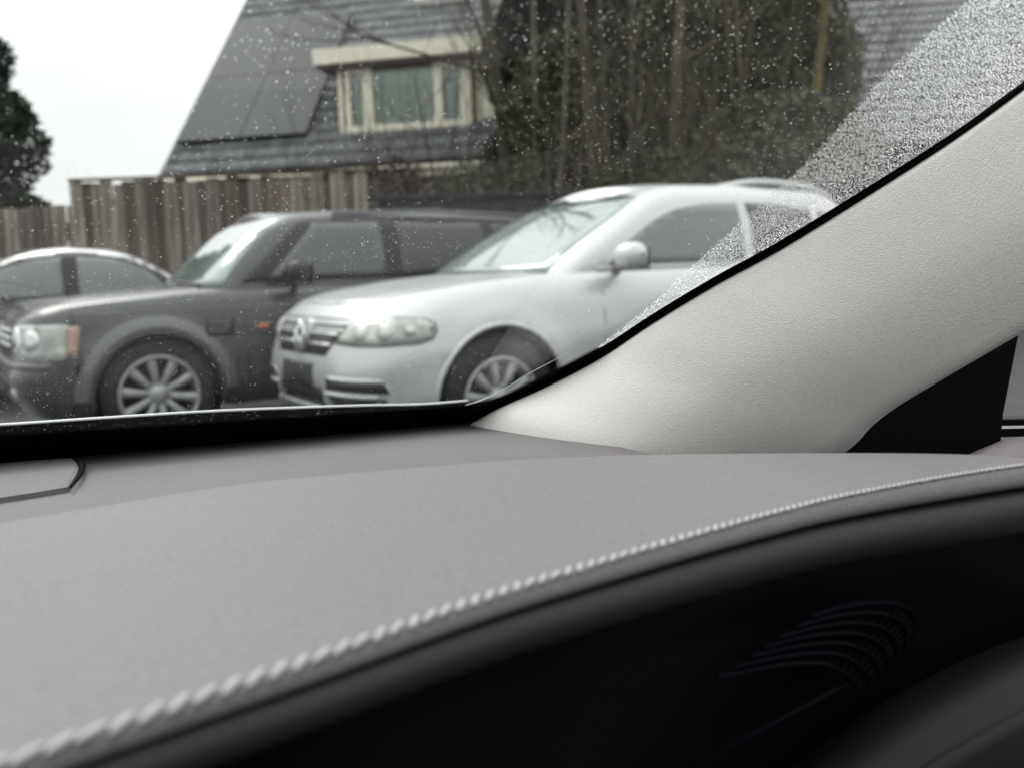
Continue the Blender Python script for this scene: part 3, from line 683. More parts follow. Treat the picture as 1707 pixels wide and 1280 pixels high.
# tiles
TW, TH = .235, .325
def tile_mb():
    mb = MB(); rows = []; n = 12
    for y, o in ((-.02, .037), (TH * .5, .034), (TH, .030)):
        rows.append([Vector((TW * k / n, y, o - .012 + -.0 + .045 * abs(math.cos(2 * math.pi * k / n)))) for k in range(n + 1)])
    rows.insert(0, [v - Vector((0, 0, .009)) for v in rows[0]]); mb.grid(rows); return mb
RM = Matrix((hu, hv, rn)).transposed().to_4x4()
def tile_set(root, orgw, cols, rows, skip, HI_, limit=300, u=hu, v=hv, n=rn, m1=M_tile, m2=M_tiles, dens=None):
    Mr = Matrix((u, v, n)).transposed().to_4x4(); cells = []
    for j in range(rows):
        for i in range(cols):
            if not skip(i * TW, j * TH): cells.append((i, j))
    first = None; rest = MB(); tm = tile_mb()
    for k, (i, j) in enumerate(cells):
        jit = Matrix.Translation(Vector((0, random.uniform(-.006, .006), random.uniform(-.003, .003)))) @ Matrix.Rotation(random.uniform(-.012, .012), 4, 'X')
        W = HI_ @ Matrix.Translation(orgw + u * i * TW + v * j * TH) @ Mr @ jit
        if k < limit:
            if first is None: first = mesh('tile', tm.v, tm.f, m1, root); first.matrix_local = W
            else: share(first, root, W)
        else: rest.add([W @ p for p in tm.v], tm.f)
    if rest.v: o = rest.build('upper_tiles', m2, root, True); o['kind'] = 'stuff'
dz0, dz1 = dl[1], dl[1] + dH / math.sin(ALP) * 1.35
tile_set(roofo, HB, int(Lr_ / TW), int(SL / TH), lambda s, t: (s0 - .02 < s < s1 - .22 and t0 + .05 < t < t1 - .35) or (dl[0] < s < dl[0] + dW + .1 and dz0 < t < dz1 - .5) or s > 8.6, HI)

# second roof, upper right, behind the thicket
P2 = ray(1385, 250); H2 = CO + P2 * (15.5 / P2.y); psi2 = rad(8)
u2 = Vector((math.cos(psi2), -math.sin(psi2), 0)); n2 = Vector((math.sin(psi2), math.cos(psi2), 0)); a2 = rad(42); v2 = n2 * math.cos(a2) + Vector((0, 0, math.sin(a2))); m2n = u2.cross(v2)
if m2n.y > 0: m2n = -m2n
house2 = empty('house', (H2.x, H2.y, 0)); tag(house2, 'grey tiled roof of a second house, upper right behind the thicket', 'house')
HI2 = Matrix.Translation(Vector((-H2.x, -H2.y, 0))); Q = lambda s, t, o: HI2 @ (H2 + u2 * s + v2 * t + m2n * o)
rf2 = MB().add([Q(0, -.1, 0), Q(6.5, -.1, 0), Q(6.5, 5.2, 0), Q(0, 5.2, 0), Q(0, -.1, -.12), Q(6.5, -.1, -.12), Q(6.5, 5.2, -.12), Q(0, 5.2, -.12)], [(0, 1, 2, 3), (7, 6, 5, 4), (0, 4, 5, 1), (1, 5, 6, 2), (2, 6, 7, 3), (3, 7, 4, 0)]).build('roof', M_deck, house2)
M_tl2 = obj_random(mat('pale_grey_tile', (.13, .135, .14), .45, var=.3, vscale=5, bump=.004, bscale=40), .75, 1.25)
M_tl2s = mat('pale_grey_tiles', (.13, .135, .14), .45, var=.3, vscale=3)
tile_set(rf2, H2 + m2n * .0, 27, 15, lambda s, t: False, HI2, 300, u2, v2, m2n, M_tl2, M_tl2s)
q0, q1 = H2 + n2 * .3, H2 + n2 * .3 + u2 * 6.4; bk = n2 * 7
wl = [HI2 @ Vector((p.x, p.y, z)) for p in (q0, q1, q1 + bk, q0 + bk) for z in (0, H2.z + .1)]
MB().add(wl, [(0, 2, 3, 1), (2, 4, 5, 3), (4, 6, 7, 5), (6, 0, 1, 7)]).build('wall', M_brick, house2)

# ------------------------------------------------------------------ trees
def leafcloud(n, centre, rx, ry, rz_, size, shape=2.0, seed=0, clump=1.0):
    rnd = random.Random(seed); vs = []; fs = []
    for _ in range(n):
        while True:
            p = Vector((rnd.uniform(-1, 1), rnd.uniform(-1, 1), rnd.uniform(-1, 1)))
            r = abs(p.x) ** shape + abs(p.y) ** shape + abs(p.z) ** shape
            if r < 1 and mnoise.noise(Vector((p.x * rx, p.y * ry, p.z * rz_)) * 1.6 + Vector((seed, 0, 0))) > (-.15 - .3 * (1 - r)) * clump: break
        c = Vector((centre[0] + p.x * rx, centre[1] + p.y * ry, centre[2] + p.z * rz_)); s = size * rnd.uniform(.6, 1.3)
        a = Vector((rnd.gauss(0, 1), rnd.gauss(0, 1), rnd.gauss(0, .6))).normalized(); b = a.cross(Vector((rnd.gauss(0, 1), rnd.gauss(0, 1), rnd.gauss(0, 1)))).normalized()
        k = len(vs); vs += [c - a * s, c + b * s * .45, c + a * s, c - b * s * .45]; fs.append((k, k + 1, k + 2, k + 3))
    return vs, fs
def branchy(mb, p, d, L_, r, depth, rnd, spread=.6, up=.15, kids=3, sides=5):
    pts = [p]; q = p.copy(); dd = d.normalized(); n = 5
    for i in range(n):
        dd = (dd + Vector((rnd.gauss(0, .09), rnd.gauss(0, .09), rnd.gauss(0, .05) + up * .1))).normalized(); q = q + dd * L_ / n; pts.append(q.copy())
    mb.tube(pts, [r * (1 - .65 * i / n) for i in range(n + 1)], sides, False)
    if depth <= 0: return
    for k in range(kids):
        i = rnd.randint(2, n); e = (dd + Vector((rnd.gauss(0, spread), rnd.gauss(0, spread), rnd.gauss(up, spread * .6)))).normalized()
        branchy(mb, pts[i], e, L_ * rnd.uniform(.45, .75), r * .42, depth - 1, rnd, spread, up, kids, max(3, sides - 1))
def bare_tree(x, y, h, r, label, seed, m, lean=(0, 0), depth=3, spread=.6, up=.3, kids=4, group=None, start=.0, stems=1, name='bare_tree', trunkfrac=.55):
    rnd = random.Random(seed); root = empty(name, (x, y, 0)); tag(root, label, 'tree', group)
    for s in range(stems):
        mt = MB(); mbb = MB(); pts = []; q = Vector((rnd.uniform(-.25, .25) * (stems > 1), rnd.uniform(-.2, .2) * (stems > 1), 0)); n = 9
        dd = Vector((lean[0] + rnd.gauss(0, .07) * (stems > 1), lean[1], 1)).normalized()
        for i in range(n + 1):
            pts.append(q.copy()); dd = (dd + Vector((rnd.gauss(0, .018), rnd.gauss(0, .018), 0))).normalized(); q = q + dd * h / n
        mt.tube(pts, [r * (1 - .7 * i / n) for i in range(n + 1)], 9, False); mt.build('trunk', m, root, True)
        for k in range(kids * 3):
            i = rnd.randint(int(n * (1 - trunkfrac)), n); w = rnd.uniform(0, 6.28)
            branchy(mbb, pts[i], Vector((math.cos(w), math.sin(w), rnd.uniform(.1, .9))), h * rnd.uniform(.16, .34), r * .34 * (1 - .5 * i / n), depth - 1, rnd, spread, up, kids)
        mbb.build('branches', m, root, True)['kind'] = 'stuff'
    return root
def XY(px, d): 
    v = ray(px, 465); v = v / v.y; return v.x * d, d
# conifer at the left edge
def conifer(px, d, h, rb, label, seed, m, n=16000, size=.12, group=None, base=.3):
    x, y = XY(px, d); root = empty('evergreen_tree', (x, y, 0)); tag(root, label, 'tree', group)
    MB().tube([(0, 0, 0), (0, 0, h * .9)], [.16, .03], 8, False).build('trunk', M_bark, root, True)
    rnd = random.Random(seed); vs = []; fs = []
    for _ in range(n):
        t = rnd.random() ** .8; z = base + (h - base) * t; R_ = rb * (1 - t ** 2.2) * (.75 + .35 * mnoise.noise(Vector((z * .9 + seed, 0, 0)))) + .08
        w = rnd.uniform(0, 6.28); lob = 1 + .22 * mnoise.noise(Vector((math.cos(w) * 1.6, math.sin(w) * 1.6, z * 1.1 + seed))) + .1 * math.sin(w * 5 + z * 4)
        rr = R_ * lob * (1 - rnd.random() ** 2.2 * .55); c = Vector((rr * math.cos(w), rr * math.sin(w), z)); s = size * rnd.uniform(.5, 1.4)
        a = Vector((math.cos(w) + rnd.gauss(0, .5), math.sin(w) + rnd.gauss(0, .5), rnd.gauss(.2, .6))).normalized(); b = a.cross(Vector((rnd.gauss(0, 1), rnd.gauss(0, 1), rnd.gauss(0, 1)))).normalized()
        k = len(vs); vs += [c - a * s, c + b * s * .4, c + a * s, c - b * s * .4]; fs.append((k, k + 1, k + 2, k + 3))
    mesh('crown', vs, fs, m, root, False); return root
conifer(-172, 24, 12.8, 4.9, 'dark conical evergreen at the left edge beyond the lower fence', 3, M_conif, 60000, .15)
for k, (px, d, h, rb, lb) in enumerate(((930, 15.5, 8.0, 1.5, 'dark evergreen immediately right of the dormer'), (1035, 16.5, 8.6, 1.6, 'dark evergreen in the middle of the thicket, above the silver SUV windscreen'),
        (1150, 16, 8.4, 1.6, 'dark evergreen behind the brown trunks above the silver SUV roof'), (1270, 15, 7.2, 1.4, 'dark evergreen at the right of the thicket, before the second house'))):
    conifer(px, d, h, rb, lb, 20 + k, M_conif if k < 2 else M_bush, 24000, .15, 'evergreens behind the car park')
x, y = XY(878, 12.4)
tr = bare_tree(x, y, 7.0, .12, 'bare mossy tree with branches reaching across the dormer', 5, M_bark, (-.015, 0), 3, .55, .25, 4, trunkfrac=.75)
vs, fs = leafcloud(5200, (.02, 0, 2.5), .42, .4, 1.35, .055, 2, 7); mesh('ivy', vs, fs, M_ivy, tr, False)
for k, (px, d, h, r, lean, m, lb) in enumerate(((775, 12.6, 4.0, .035, (-.16, 0), M_bark, 'thin bare tree leaning left in front of the dormer window'),
        (905, 12.2, 6.5, .055, (.03, 0), M_bark2, 'slender brown trunk next to the ivy-clad tree'),
        (1000, 12.4, 7, .06, (-.05, 0), M_bark2, 'slim pale brown trunk left of the middle of the thicket'),
        (1062, 12.0, 7, .06, (-.10, 0), M_bark, 'mossy trunk leaning left in the thicket'),
        (1118, 12.2, 7, .11, (.03, 0), M_bark2, 'thickest brown trunk in the middle of the thicket'),
        (1195, 12.6, 7, .06, (.05, 0), M_bark, 'thin mossy trunk right of the thickest trunk'),
        (1250, 12.4, 6.5, .05, (.03, 0), M_bark2, 'thin brown trunk above the roof rail of the silver SUV'),
        (1335, 12.8, 7, .10, (.04, 0), M_moss, 'trunk with yellow moss near the second house'),
        (1440, 12.6, 7, .07, (-.03, 0), M_bark2, 'reddish brown trunk crossing the second roof'))):
    x, y = XY(px, d); bare_tree(x, y, h, r, lb, 40 + k, m, lean, 2, .3, .7, 3, 'bare trees behind the car park', stems=1 if k in (0, 4, 7, 8) else 2, trunkfrac=.8)
def shrub(px, d, h, w, label, seed, m, stems=40, leaves=0, lm=None, name='shrub'):
    x, y = XY(px, d); root = empty(name, (x, y, 0)); tag(root, label, 'shrub'); rnd = random.Random(seed); mb = MB()
    for _ in range(stems):
        branchy(mb, Vector((rnd.gauss(0, w * .25), rnd.gauss(0, .15), 0)), Vector((rnd.gauss(0, .35), rnd.gauss(0, .3), 1.5)), h * rnd.uniform(.6, 1), .014, 2, rnd, .4, .5, 3, 4)
    mb.build('twigs', m, root)['kind'] = 'stuff'
    if leaves: vs, fs = leafcloud(leaves, (0, 0, h * .72), w * .5, .4, h * .3, .055, 2, seed); mesh('leaves', vs, fs, lm, root, False)
    return root
shrub(655, 12.3, 2.75, 1.5, 'reddish leafless shrub below the dormer at the fence end', 61, M_shrub, 36, 2400, M_shrub)
shrub(800, 12.5, 2.7, 1.6, 'olive twiggy shrub left of the ivy-clad tree', 62, M_bark, 30, 2200, M_ivy)
shrub(225, 13.5, 1.9, .8, 'sparse dry twigs just above the tall fence at its left end', 63, M_dead, 9)
shrub(1300, 12.0, 3.4, 2.6, 'green bush above the roof rail of the silver SUV', 64, M_bark, 30, 9000, M_bush)
shrub(1290, 13.6, 5.6, 2.6, 'tall loose green bush before the second house, right of the brown trunks', 66, M_bark, 24, 16000, M_bush)
shrub(1010, 14.2, 5.0, 3.2, 'tall olive bush among the trunks left of the middle of the thicket', 67, M_bark, 24, 8000, M_ivy)
shrub(1120, 11.9, 2.7, 2.6, 'low brownish green bush over the silver SUV roof', 65, M_bark2, 40, 5000, M_ivy)

# ------------------------------------------------------------------ the car we sit in
host = empty('car', (0, 0, 0)); tag(host, 'car cabin in the foreground with grey stitched dashboard and pale fabric pillar', 'car')
WP0, WP1 = onz(0, 770, 1.05), onz(790, 702, 1.05)
wu = (WP1 - WP0).normalized(); wf_ = Vector((-wu.y, wu.x, 0)); SLP = rad(30)
wv = -wf_ * math.cos(SLP) + Vector((0, 0, math.sin(SLP))); wnn = wu.cross(wv)      # pane normal, outward/up
if wnn.z < 0: wnn = -wnn
def W(x, y, off=0.0): 
    v = ray(x, y); return CO + v * (((WP0 - CO).dot(wnn) + off) / v.dot(wnn))
def WC(a, b, off=0.0): return WP0 + wu * a + wv * b + wnn * off
# windscreen glass sheet, extended back overhead to let more light in
mesh('windscreen', [WC(-1.0, -.04, .002), WC(.50, -.04, .002), WC(.78, 1.24, .002), WC(-.85, 1.24, .002)], [(0, 1, 2, 3)], M_glass, host, False)
# ceramic band along the bottom, on the inner face of the glass
EDGE_T = [(-260, 738), (0, 727), (150, 718), (300, 709), (420, 701), (560, 692), (680, 684), (740, 680), (790, 674), (835, 662), (880, 641), (1000, 580), (1087, 524), (1192, 461), (1300, 402), (1466, 300), (1591, 220), (1707, 136), (1800, 70)]
EDGE_B = [(-260, 800), (0, 776), (150, 764), (300, 751), (420, 741), (560, 729), (680, 718), (740, 713), (797, 712), (850, 690), (911, 656), (1010, 603), (1100, 545), (1205, 480), (1312, 422), (1478, 318), (1602, 238), (1718, 154), (1815, 85)]
et = smoothpts([Vector((x, y, 0)) for x, y in EDGE_T], 6); eb = smoothpts([Vector((x, y, 0)) for x, y in EDGE_B], 6)
br_ = [[W(a.x, a.y, -.003), W(b.x, b.y, -.003)] for a, b in zip(et, eb)]; br_.insert(0, [p - wu * .6 for p in br_[0]])
MB().grid(br_).build('ceramic_band', M_frit, host)
# halftone dots along the band: rows of small black discs fading out upwards
dots = MB(); dline = resample([W(p.x, p.y, -.003) for p in et if p.x < 1010], 420)
nrm = wnn
for k, p in enumerate(dline[:-1]):
    tdir = (dline[k + 1] - p).normalized(); pd_ = nrm.cross(tdir).normalized()
    if pd_.dot(wv) < 0: pd_ = -pd_
    for row, (off, r) in enumerate(((.0006, .00092), (.0026, .00078), (.0046, .0006))):
        c = p + pd_ * off + tdir * (.0013 if row % 2 else 0)
        dots.add([c + tdir * r * math.cos(w) + pd_ * r * math.sin(w) for w in [2 * math.pi * j / 8 for j in range(8)]], [tuple(range(8))])
o = dots.build('ceramic_dots', M_frit, host); o['kind'] = 'stuff'
# cowl outside below the glass: black plastic; pale strip stands in for sky reflection
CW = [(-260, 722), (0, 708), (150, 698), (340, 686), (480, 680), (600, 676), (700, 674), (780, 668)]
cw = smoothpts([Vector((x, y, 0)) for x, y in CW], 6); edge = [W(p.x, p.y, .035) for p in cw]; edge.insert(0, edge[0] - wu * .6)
MB().tube(edge, .0015, 8).build('cowl_highlight', M_satin, host, True)
MB().grid([[e + wf_ * (.001) - Vector((0, 0, .0005)), e - Vector((0, 0, .004)) - wf_ * .003, e - Vector((0, 0, .02)) - wf_ * .008, e - Vector((0, 0, .06)) - wf_ * .02] for e in edge]).build('cowl_panel', M_seal, host, True)
# pale moulding along the pillar, outside the glass
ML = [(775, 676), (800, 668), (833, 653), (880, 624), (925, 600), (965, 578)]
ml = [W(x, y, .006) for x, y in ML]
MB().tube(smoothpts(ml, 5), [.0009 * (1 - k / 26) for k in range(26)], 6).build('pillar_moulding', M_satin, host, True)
# bonnet outside
bn = []
for i in range(13):
    a = -1.2 + 1.9 * i / 12; row = []
    for j in range(8):
        d_ = .10 + 1.0 * j / 7; p = WC(a, 0) + wf_ * d_; row.append(Vector((p.x, p.y, 1.0 - .045 * d_ - .17 * d_ ** 2 - .10 * (a + .25) ** 2)))
    bn.append(row)
MB().grid(bn).build('bonnet', M_navy, host, True)

# dashboard pad with stitched front edge
PZ = 1.09
ST = [(-160, 1345), (-60, 1302), (16, 1270), (82, 1247), (223, 1204), (320, 1168), (478, 1116), (600, 1072), (723, 1027), (846, 985), (969, 948), (1092, 911), (1215, 876), (1300, 853), (1384, 832), (1497, 810), (1581, 795), (1707, 776), (1830, 764)]
def left_(P_, k=.5): return [P_[0] - wu * k, P_[0] - wu * k * .5] + P_
NN = 220
stc = resample(left_(smoothpts([onz(x, y, PZ) for x, y in ST], 4)), NN)
for _ in range(14): stc = [stc[0]] + [(stc[i - 1] + stc[i] * 2 + stc[i + 1]) / 4 for i in range(1, NN - 1)] + [stc[-1]]
CRS = [(-420, 905), (-200, 890), (0, 870), (200, 838), (430, 803), (720, 777), (860, 766), (1056, 758), (1300, 755), (1500, 755), (1640, 758), (1707, 763), (1850, 775)]
crs = resample(left_(smoothpts([onz(x, y, PZ - .004) for x, y in CRS], 4), .4), NN)
for _ in range(3): crs = [crs[0]] + [(crs[i - 1] + crs[i] * 2 + crs[i + 1]) / 4 for i in range(1, NN - 1)] + [crs[-1]]
far_ = [min(1, max(0, ((p - CO).length - .22) / .30)) for p in stc]
nst = []
for i, p in enumerate(stc):
    t = (stc[min(i + 1, NN - 1)] - stc[max(i - 1, 0)]).normalized(); q = Vector((t.y, -t.x, 0)).normalized()
    if q.y > 0: q = -q
    nst.append(q)
NP = 26; rows = []
roll = [(0, 0), (.0012, -.0004), (.0026, -.0016), (.0038, -.0032), (.0047, -.0052), (.0050, -.0074), (.0042, -.0094), (.0015, -.0106), (-.006, -.0110)]
for i in range(NN):
    row = []
    for k in range(NP + 1):
        t = k / NP; p = crs[i].lerp(stc[i], t); p.z += .006 * math.sin(math.pi * t) * 0 + .0; row.append(p)
    q = crs[i] - stc[i]; q.z = 0; q.normalize()
    back_ = [crs[i] + q * a + Vector((0, 0, b)) for a, b in ((.012, -.012), (.010, -.008), (.007, -.004), (.003, -.0012))]
    row = back_ + row; sc_ = .48 + .57 * far_[i]
    for a, b in roll[1:]: row.append(stc[i] + nst[i] * a * sc_ + Vector((0, 0, b * sc_)))
    rows.append(row)
pad = MB().grid(rows).build('dashboard_pad', M_pad, host, True)
# individual stitches (twin slanted thread bumps)
sp_ = MB(); sr = []
for k in range(7):
    u = -1 + 2 * k / 6; sr.append((Vector((u * .0043, 0, 0)), .00150 * math.sqrt(max(.08, 1 - u * u))))
sp_.tube([a for a, _ in sr], [b for _, b in sr], 6)
tot = sum((stc[i + 1] - stc[i]).length for i in range(NN - 1)); fine = resample(stc, 4001); first = None; pos = 0.0
while pos < tot - .008:
    u_ = pos / tot; pitch = interp([.20, .26, .33, .40, .47, .52], [.0075, .0073, .0060, .0050, .0036, .0030], (fine[int(4000 * u_)] - CO).length); a_, b_ = int(4000 * pos / tot), min(4000, int(4000 * (pos + pitch) / tot)); p = fine[(a_ + b_) // 2]
    t = (fine[b_] - fine[a_]).normalized(); q = Vector((t.y, -t.x, 0)); q = -q if q.y > 0 else q
    X = (t * .80 - q * .60).normalized(); Z = Vector((0, 0, 1)); Y = Z.cross(X).normalized(); k_ = pitch / .0056
    Mx = Matrix((X * k_, Y * k_ ** .5 * .86, Z * k_ ** .5 * .7)).transposed().to_4x4()
    Mx = Matrix.Translation(p + q * .0002 + Vector((0, 0, .0009))) @ Mx @ Matrix.Rotation(rad(random.uniform(-9, 9)), 4, 'Z')
    if first is None: first = sp_.build('stitch', M_thread, pad, True); first.matrix_local = Mx
    else: share(first, pad, Mx)
    pos += pitch
# lip below the seam
rows = []; lp = [(-.006, -.012), (.001, -.0122), (.0058, -.0138), (.0088, -.0175), (.0098, -.0215), (.0088, -.026), (.0060, -.031), (.001, -.035), (-.008, -.037), (-.03, -.038)]
for i in range(NN):
    sc_ = .48 + .57 * far_[i]; rows.append([stc[i] + nst[i] * a * sc_ + Vector((0, 0, b * sc_ * (1 if k < 2 else 1))) for k, (a, b) in enumerate(lp)])
MB().grid(rows).build('dashboard_lip', M_lip, host, True)
# black gloss panel under the lip
rows = [[stc[i] + nst[i] * (-.006 - .03 * j / 6) + Vector((0, 0, -.030 * (.48 + .57 * far_[i]) - .26 * j / 6)) for j in range(7)] for i in range(NN)]
MB().grid(rows).build('display_panel', M_display, host, True)
# raised arcs standing in for a vent's reflection on the gloss panel
KI = min(range(NN), key=lambda i: (stc[i] - onz(1215, 876, PZ)).length)
pc = stc[KI] + nst[KI] * .004 + Vector((0, 0, -.055)); pnn = Vector((nst[KI].x, nst[KI].y, .12)).normalized()
def C3(x, y): return 1100 + x / 2.812, 860 + y / 2.812
def onp_(x, y, off=0.0):
    v = ray(x, y); return CO + v * (((pc - CO).dot(pnn) + off) / v.dot(pnn))
ARC = []
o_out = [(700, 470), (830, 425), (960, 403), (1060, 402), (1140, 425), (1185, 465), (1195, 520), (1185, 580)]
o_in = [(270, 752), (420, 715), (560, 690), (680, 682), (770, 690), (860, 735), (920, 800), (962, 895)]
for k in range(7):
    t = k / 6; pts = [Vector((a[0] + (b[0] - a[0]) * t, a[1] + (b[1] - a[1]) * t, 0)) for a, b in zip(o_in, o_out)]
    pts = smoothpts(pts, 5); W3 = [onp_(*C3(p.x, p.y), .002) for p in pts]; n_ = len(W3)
    arc = MB().tube(W3, [.0004 + .0030 * math.sin(math.pi * min(1, .12 + .88 * i / (n_ - 1))) ** .7 for i in range(n_)], 8, True, .35).build('reflection_arc', M_arc, host, True)
    ARC.append(W3)
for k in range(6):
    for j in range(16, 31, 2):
        a, b = ARC[k][j], ARC[k + 1][j - 1]
        MB().tube([a.lerp(b, .15) + pnn * .0008, a.lerp(b, .85) + pnn * .0008], [.0006, .00025], 4).build('reflection_notch', M_arc, host)
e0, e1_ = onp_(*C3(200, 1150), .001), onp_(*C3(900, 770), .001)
MB().tube([e0, e0.lerp(e1_, .5), e1_], [.0004, .0010, .0012], 6).build('reflection_edge', M_arc, host, True)
e0, e1_ = onp_(1606, 958, .001), onp_(1583, 1075, .001); MB().tube([e0, e1_], .0003, 4).build('panel_seam', M_arc, host)
# lower dash, lower right
lpts = [(1180, 1460), (1330, 1330), (1420, 1258), (1520, 1190), (1620, 1135), (1707, 1092), (1850, 1040)]
rows = []
for i, (x, y) in enumerate(lpts):
    d_ = .40 + .012 * i; p = at(x, y, d_); rows.append([p + CF * .10 - Vector((0, 0, .03)), p + CF * .03 - Vector((0, 0, .008)), p, p - CF * .02 - Vector((0, 0, .012)), p - CF * .03 - Vector((0, 0, .04)), p - CF * .03 - Vector((0, 0, .25))])
rs = [smoothpts(r, 4) for r in rows]; rs = list(zip(*[resample(smoothpts([r[k] for r in rs], 4), 40) for k in range(len(rs[0]))]))
MB().grid([list(r) for r in rs]).build('lower_dashboard', M_lower, host, True)
MB().tube([onp_(1683, 981, .004), onp_(1688, 981, .006), onp_(1693, 978, .004)], .0007, 6).build('chrome_glint', M_chrome, host, True)  # small chrome piece added as a specular glint

# shelf between pad and windscreen, with the raised speaker cover
SZ = 1.05
sh = []
for k in range(61):
    x = -420 + 1560 * k / 60
    yb = interp([-420, 0, 400, 790, 870, 930, 1000, 1056, 1140], [806, 768, 734, 700, 708, 719, 736, 750, 772], x); b_ = onz(x, yb, SZ); yf = interp([-420, 0, 200, 430, 720, 1056, 1140], [960, 905, 872, 836, 806, 785, 785], x); f_ = onz(x, yf, SZ + .002)
    bb = b_ + wf_ * .02 - Vector((0, 0, .015))
    sh.append([bb, b_ + wf_ * .006 - Vector((0, 0, .002))] + [b_.lerp(f_, j / 8) for j in range(9)])
sh.insert(0, [p - wu * .5 for p in sh[0]])
shelf = MB().grid(sh).build('dashboard_shelf', M_shelf, host, True)
def SP(x, y, z): return onz(x, y, z)
cov_z = SZ + .0015
o_ = [(-420, 806), (-200, 792), (0, 772), (60, 767), (120, 764), (129, 770), (131, 779), (126, 792), (113, 811), (60, 820), (0, 829), (-200, 858), (-420, 890)]
cv = smoothpts([Vector((x, y, 0)) for x, y in o_[3:9]], 4); loop = [Vector((x, y, 0)) for x, y in o_[:3]] + cv + [Vector((x, y, 0)) for x, y in o_[9:]]
mb = MB(); topv = [SP(p.x, p.y, SZ + .005) for p in loop]; topv[0] -= wu * .3; topv[-1] -= wu * .3; cen = sum(topv, Vector()) / len(topv)
inn = [v + (cen - v).normalized() * .003 for v in topv]; low = [v + (v - cen).normalized() * .0006 - Vector((0, 0, .004)) for v in topv]; bot = [v - Vector((0, 0, .012)) for v in topv]
n_ = len(loop); mb.grid([bot, low, topv, [v + Vector((0, 0, .0008)) for v in inn]], True); mb.add([v + Vector((0, 0, .0008)) for v in inn], [tuple(range(n_))])
mb.build('speaker_cover', M_shelf, host, False)
gp = smoothpts([SP(x, y, SZ + .006) for x, y in ((122, 762), (134, 770), (137, 781), (131, 795), (117, 812))], 5)
MB().tube(gp, [.0030 - .0022 * abs(k / (len(gp) - 1) - .35) ** .8 * 1.5 for k in range(len(gp))], 8).build('cover_gap', M_seal, host, True)

# pillar trim in pale fabric
PA = [(640, 790), (720, 742), (793, 702), (833, 680), (911, 645), (999, 599), (1087, 540), (1192, 476), (1300, 417), (1466, 314), (1591, 233), (1707, 149), (1830, 58)]
PBd = [(960, 1010), (1060, 960), (1160, 900), (1230, 855), (1310, 806), (1404, 747), (1450, 706), (1497, 674), (1567, 632), (1637, 593), (1707, 553), (1800, 505), (1900, 455)]
pa = [W(x, y, -.006) for x, y in PA]; dep = lambda P_: (P_ - CO).dot(CF)
pb = []
for k, (x, y) in enumerate(PBd): pb.append(at(x, y, interp([960, 1900], [.84, .50], x)))
pa = smoothpts(pa, 5); pb = smoothpts(pb, 5); rows = []
for a, b in zip(pa, pb):
    ax = (b - a); L_ = ax.length; ax.normalize(); tow = (CO - (a + b) / 2).normalized(); bul = (tow - ax * tow.dot(ax)).normalized(); row = []
    # glass-side return, crease, broad face, rounded inner edge
    prof = [(-.03, -.16), (-.01, -.06), (0, 0), (.03, .07), (.05, .085), (.10, .12), (.17, .155), (.24, .185), (.31, .21), (.39, .23), (.47, .242), (.55, .242), (.63, .225), (.71, .19), (.79, .14), (.87, .075), (.94, .01), (.985, -.035), (1.0, -.08), (.995, -.14)]
    for s, h in prof: row.append(a + ax * (L_ * s) + bul * (h * L_ * .55))
    rows.append(row)
MB().grid(rows).build('pillar_trim', M_headl, host, True)
# rubber edge between glass and pillar
MB().tube([p + wnn * .0015 + (CO - p).normalized() * .001 for p in pa], .0022, 6).build('pillar_seal', M_seal, host, True)
# mirror sail and door
qs = [at(*q) for q in ((1330, 800, .72), (1390, 720, .72), (1480, 650, .72), (1560, 600, .72), (1640, 555, .72), (1712, 505, .72), (1697, 562, .72), (1672, 690, .72), (1668, 738, .72), (1650, 754, .72), (1600, 790, .72))]
nq = len(qs); far = [q + CF * .03 for q in qs]
qn = (qs[0] - qs[5]).cross(qs[8] - qs[5]).normalized()
qs = [CO + (q - CO) * ((qs[5] - CO).dot(qn) / (q - CO).dot(qn)) for q in qs]; far = [q + CF * .03 for q in qs]
cenq = sum(qs, Vector()) / nq
MB().add(qs + far + [cenq], [(i, (i + 1) % nq, (i + 1) % nq + nq, i + nq) for i in range(nq)] + [((i + 1) % nq, i, 2 * nq) for i in range(nq)]).build('mirror_sail', M_seal, host)
dt = [at(*q) for q in ((1636, 764, .66), (1650, 750, .67), (1672, 735, .70), (1707, 727, .72), (1900, 722, .72))]
rows = [[p + CF * .05 - Vector((0, 0, .012)), p, p - CF * .02 - Vector((0, 0, .003)), p - CF * .05 - Vector((0, 0, .02)), p - CF * .06 - Vector((0, 0, .3))] for p in smoothpts(dt, 4)]
MB().grid(rows).build('door_top', M_shelf, host, True)
for y0, y1, m_, nm in ((700, 708, M_seal, 'door_seal'), (709.5, 714, M_satin, 'door_strip'), (715, 728, M_seal, 'door_seal')):
    a, b, c, d_ = at(1668, y0, .76), at(1900, y0 - 4, .76), at(1900, y1 - 4, .76), at(1668, y1, .76)
    MB().add([a, b, c, d_] + [p + CF * .02 for p in (a, b, c, d_)], [(0, 1, 2, 3), (4, 7, 6, 5), (0, 4, 5, 1), (1, 5, 6, 2), (2, 6, 7, 3), (3, 7, 4, 0)]).build(nm, m_, host)
a, b, c, d_ = at(1640, 500, .80), at(2400, 430, .80), at(2400, 730, .80), at(1640, 730, .80)
mesh('side_window', [a, b, c, d_], [(0, 1, 2, 3)], M_sglass, host, False)
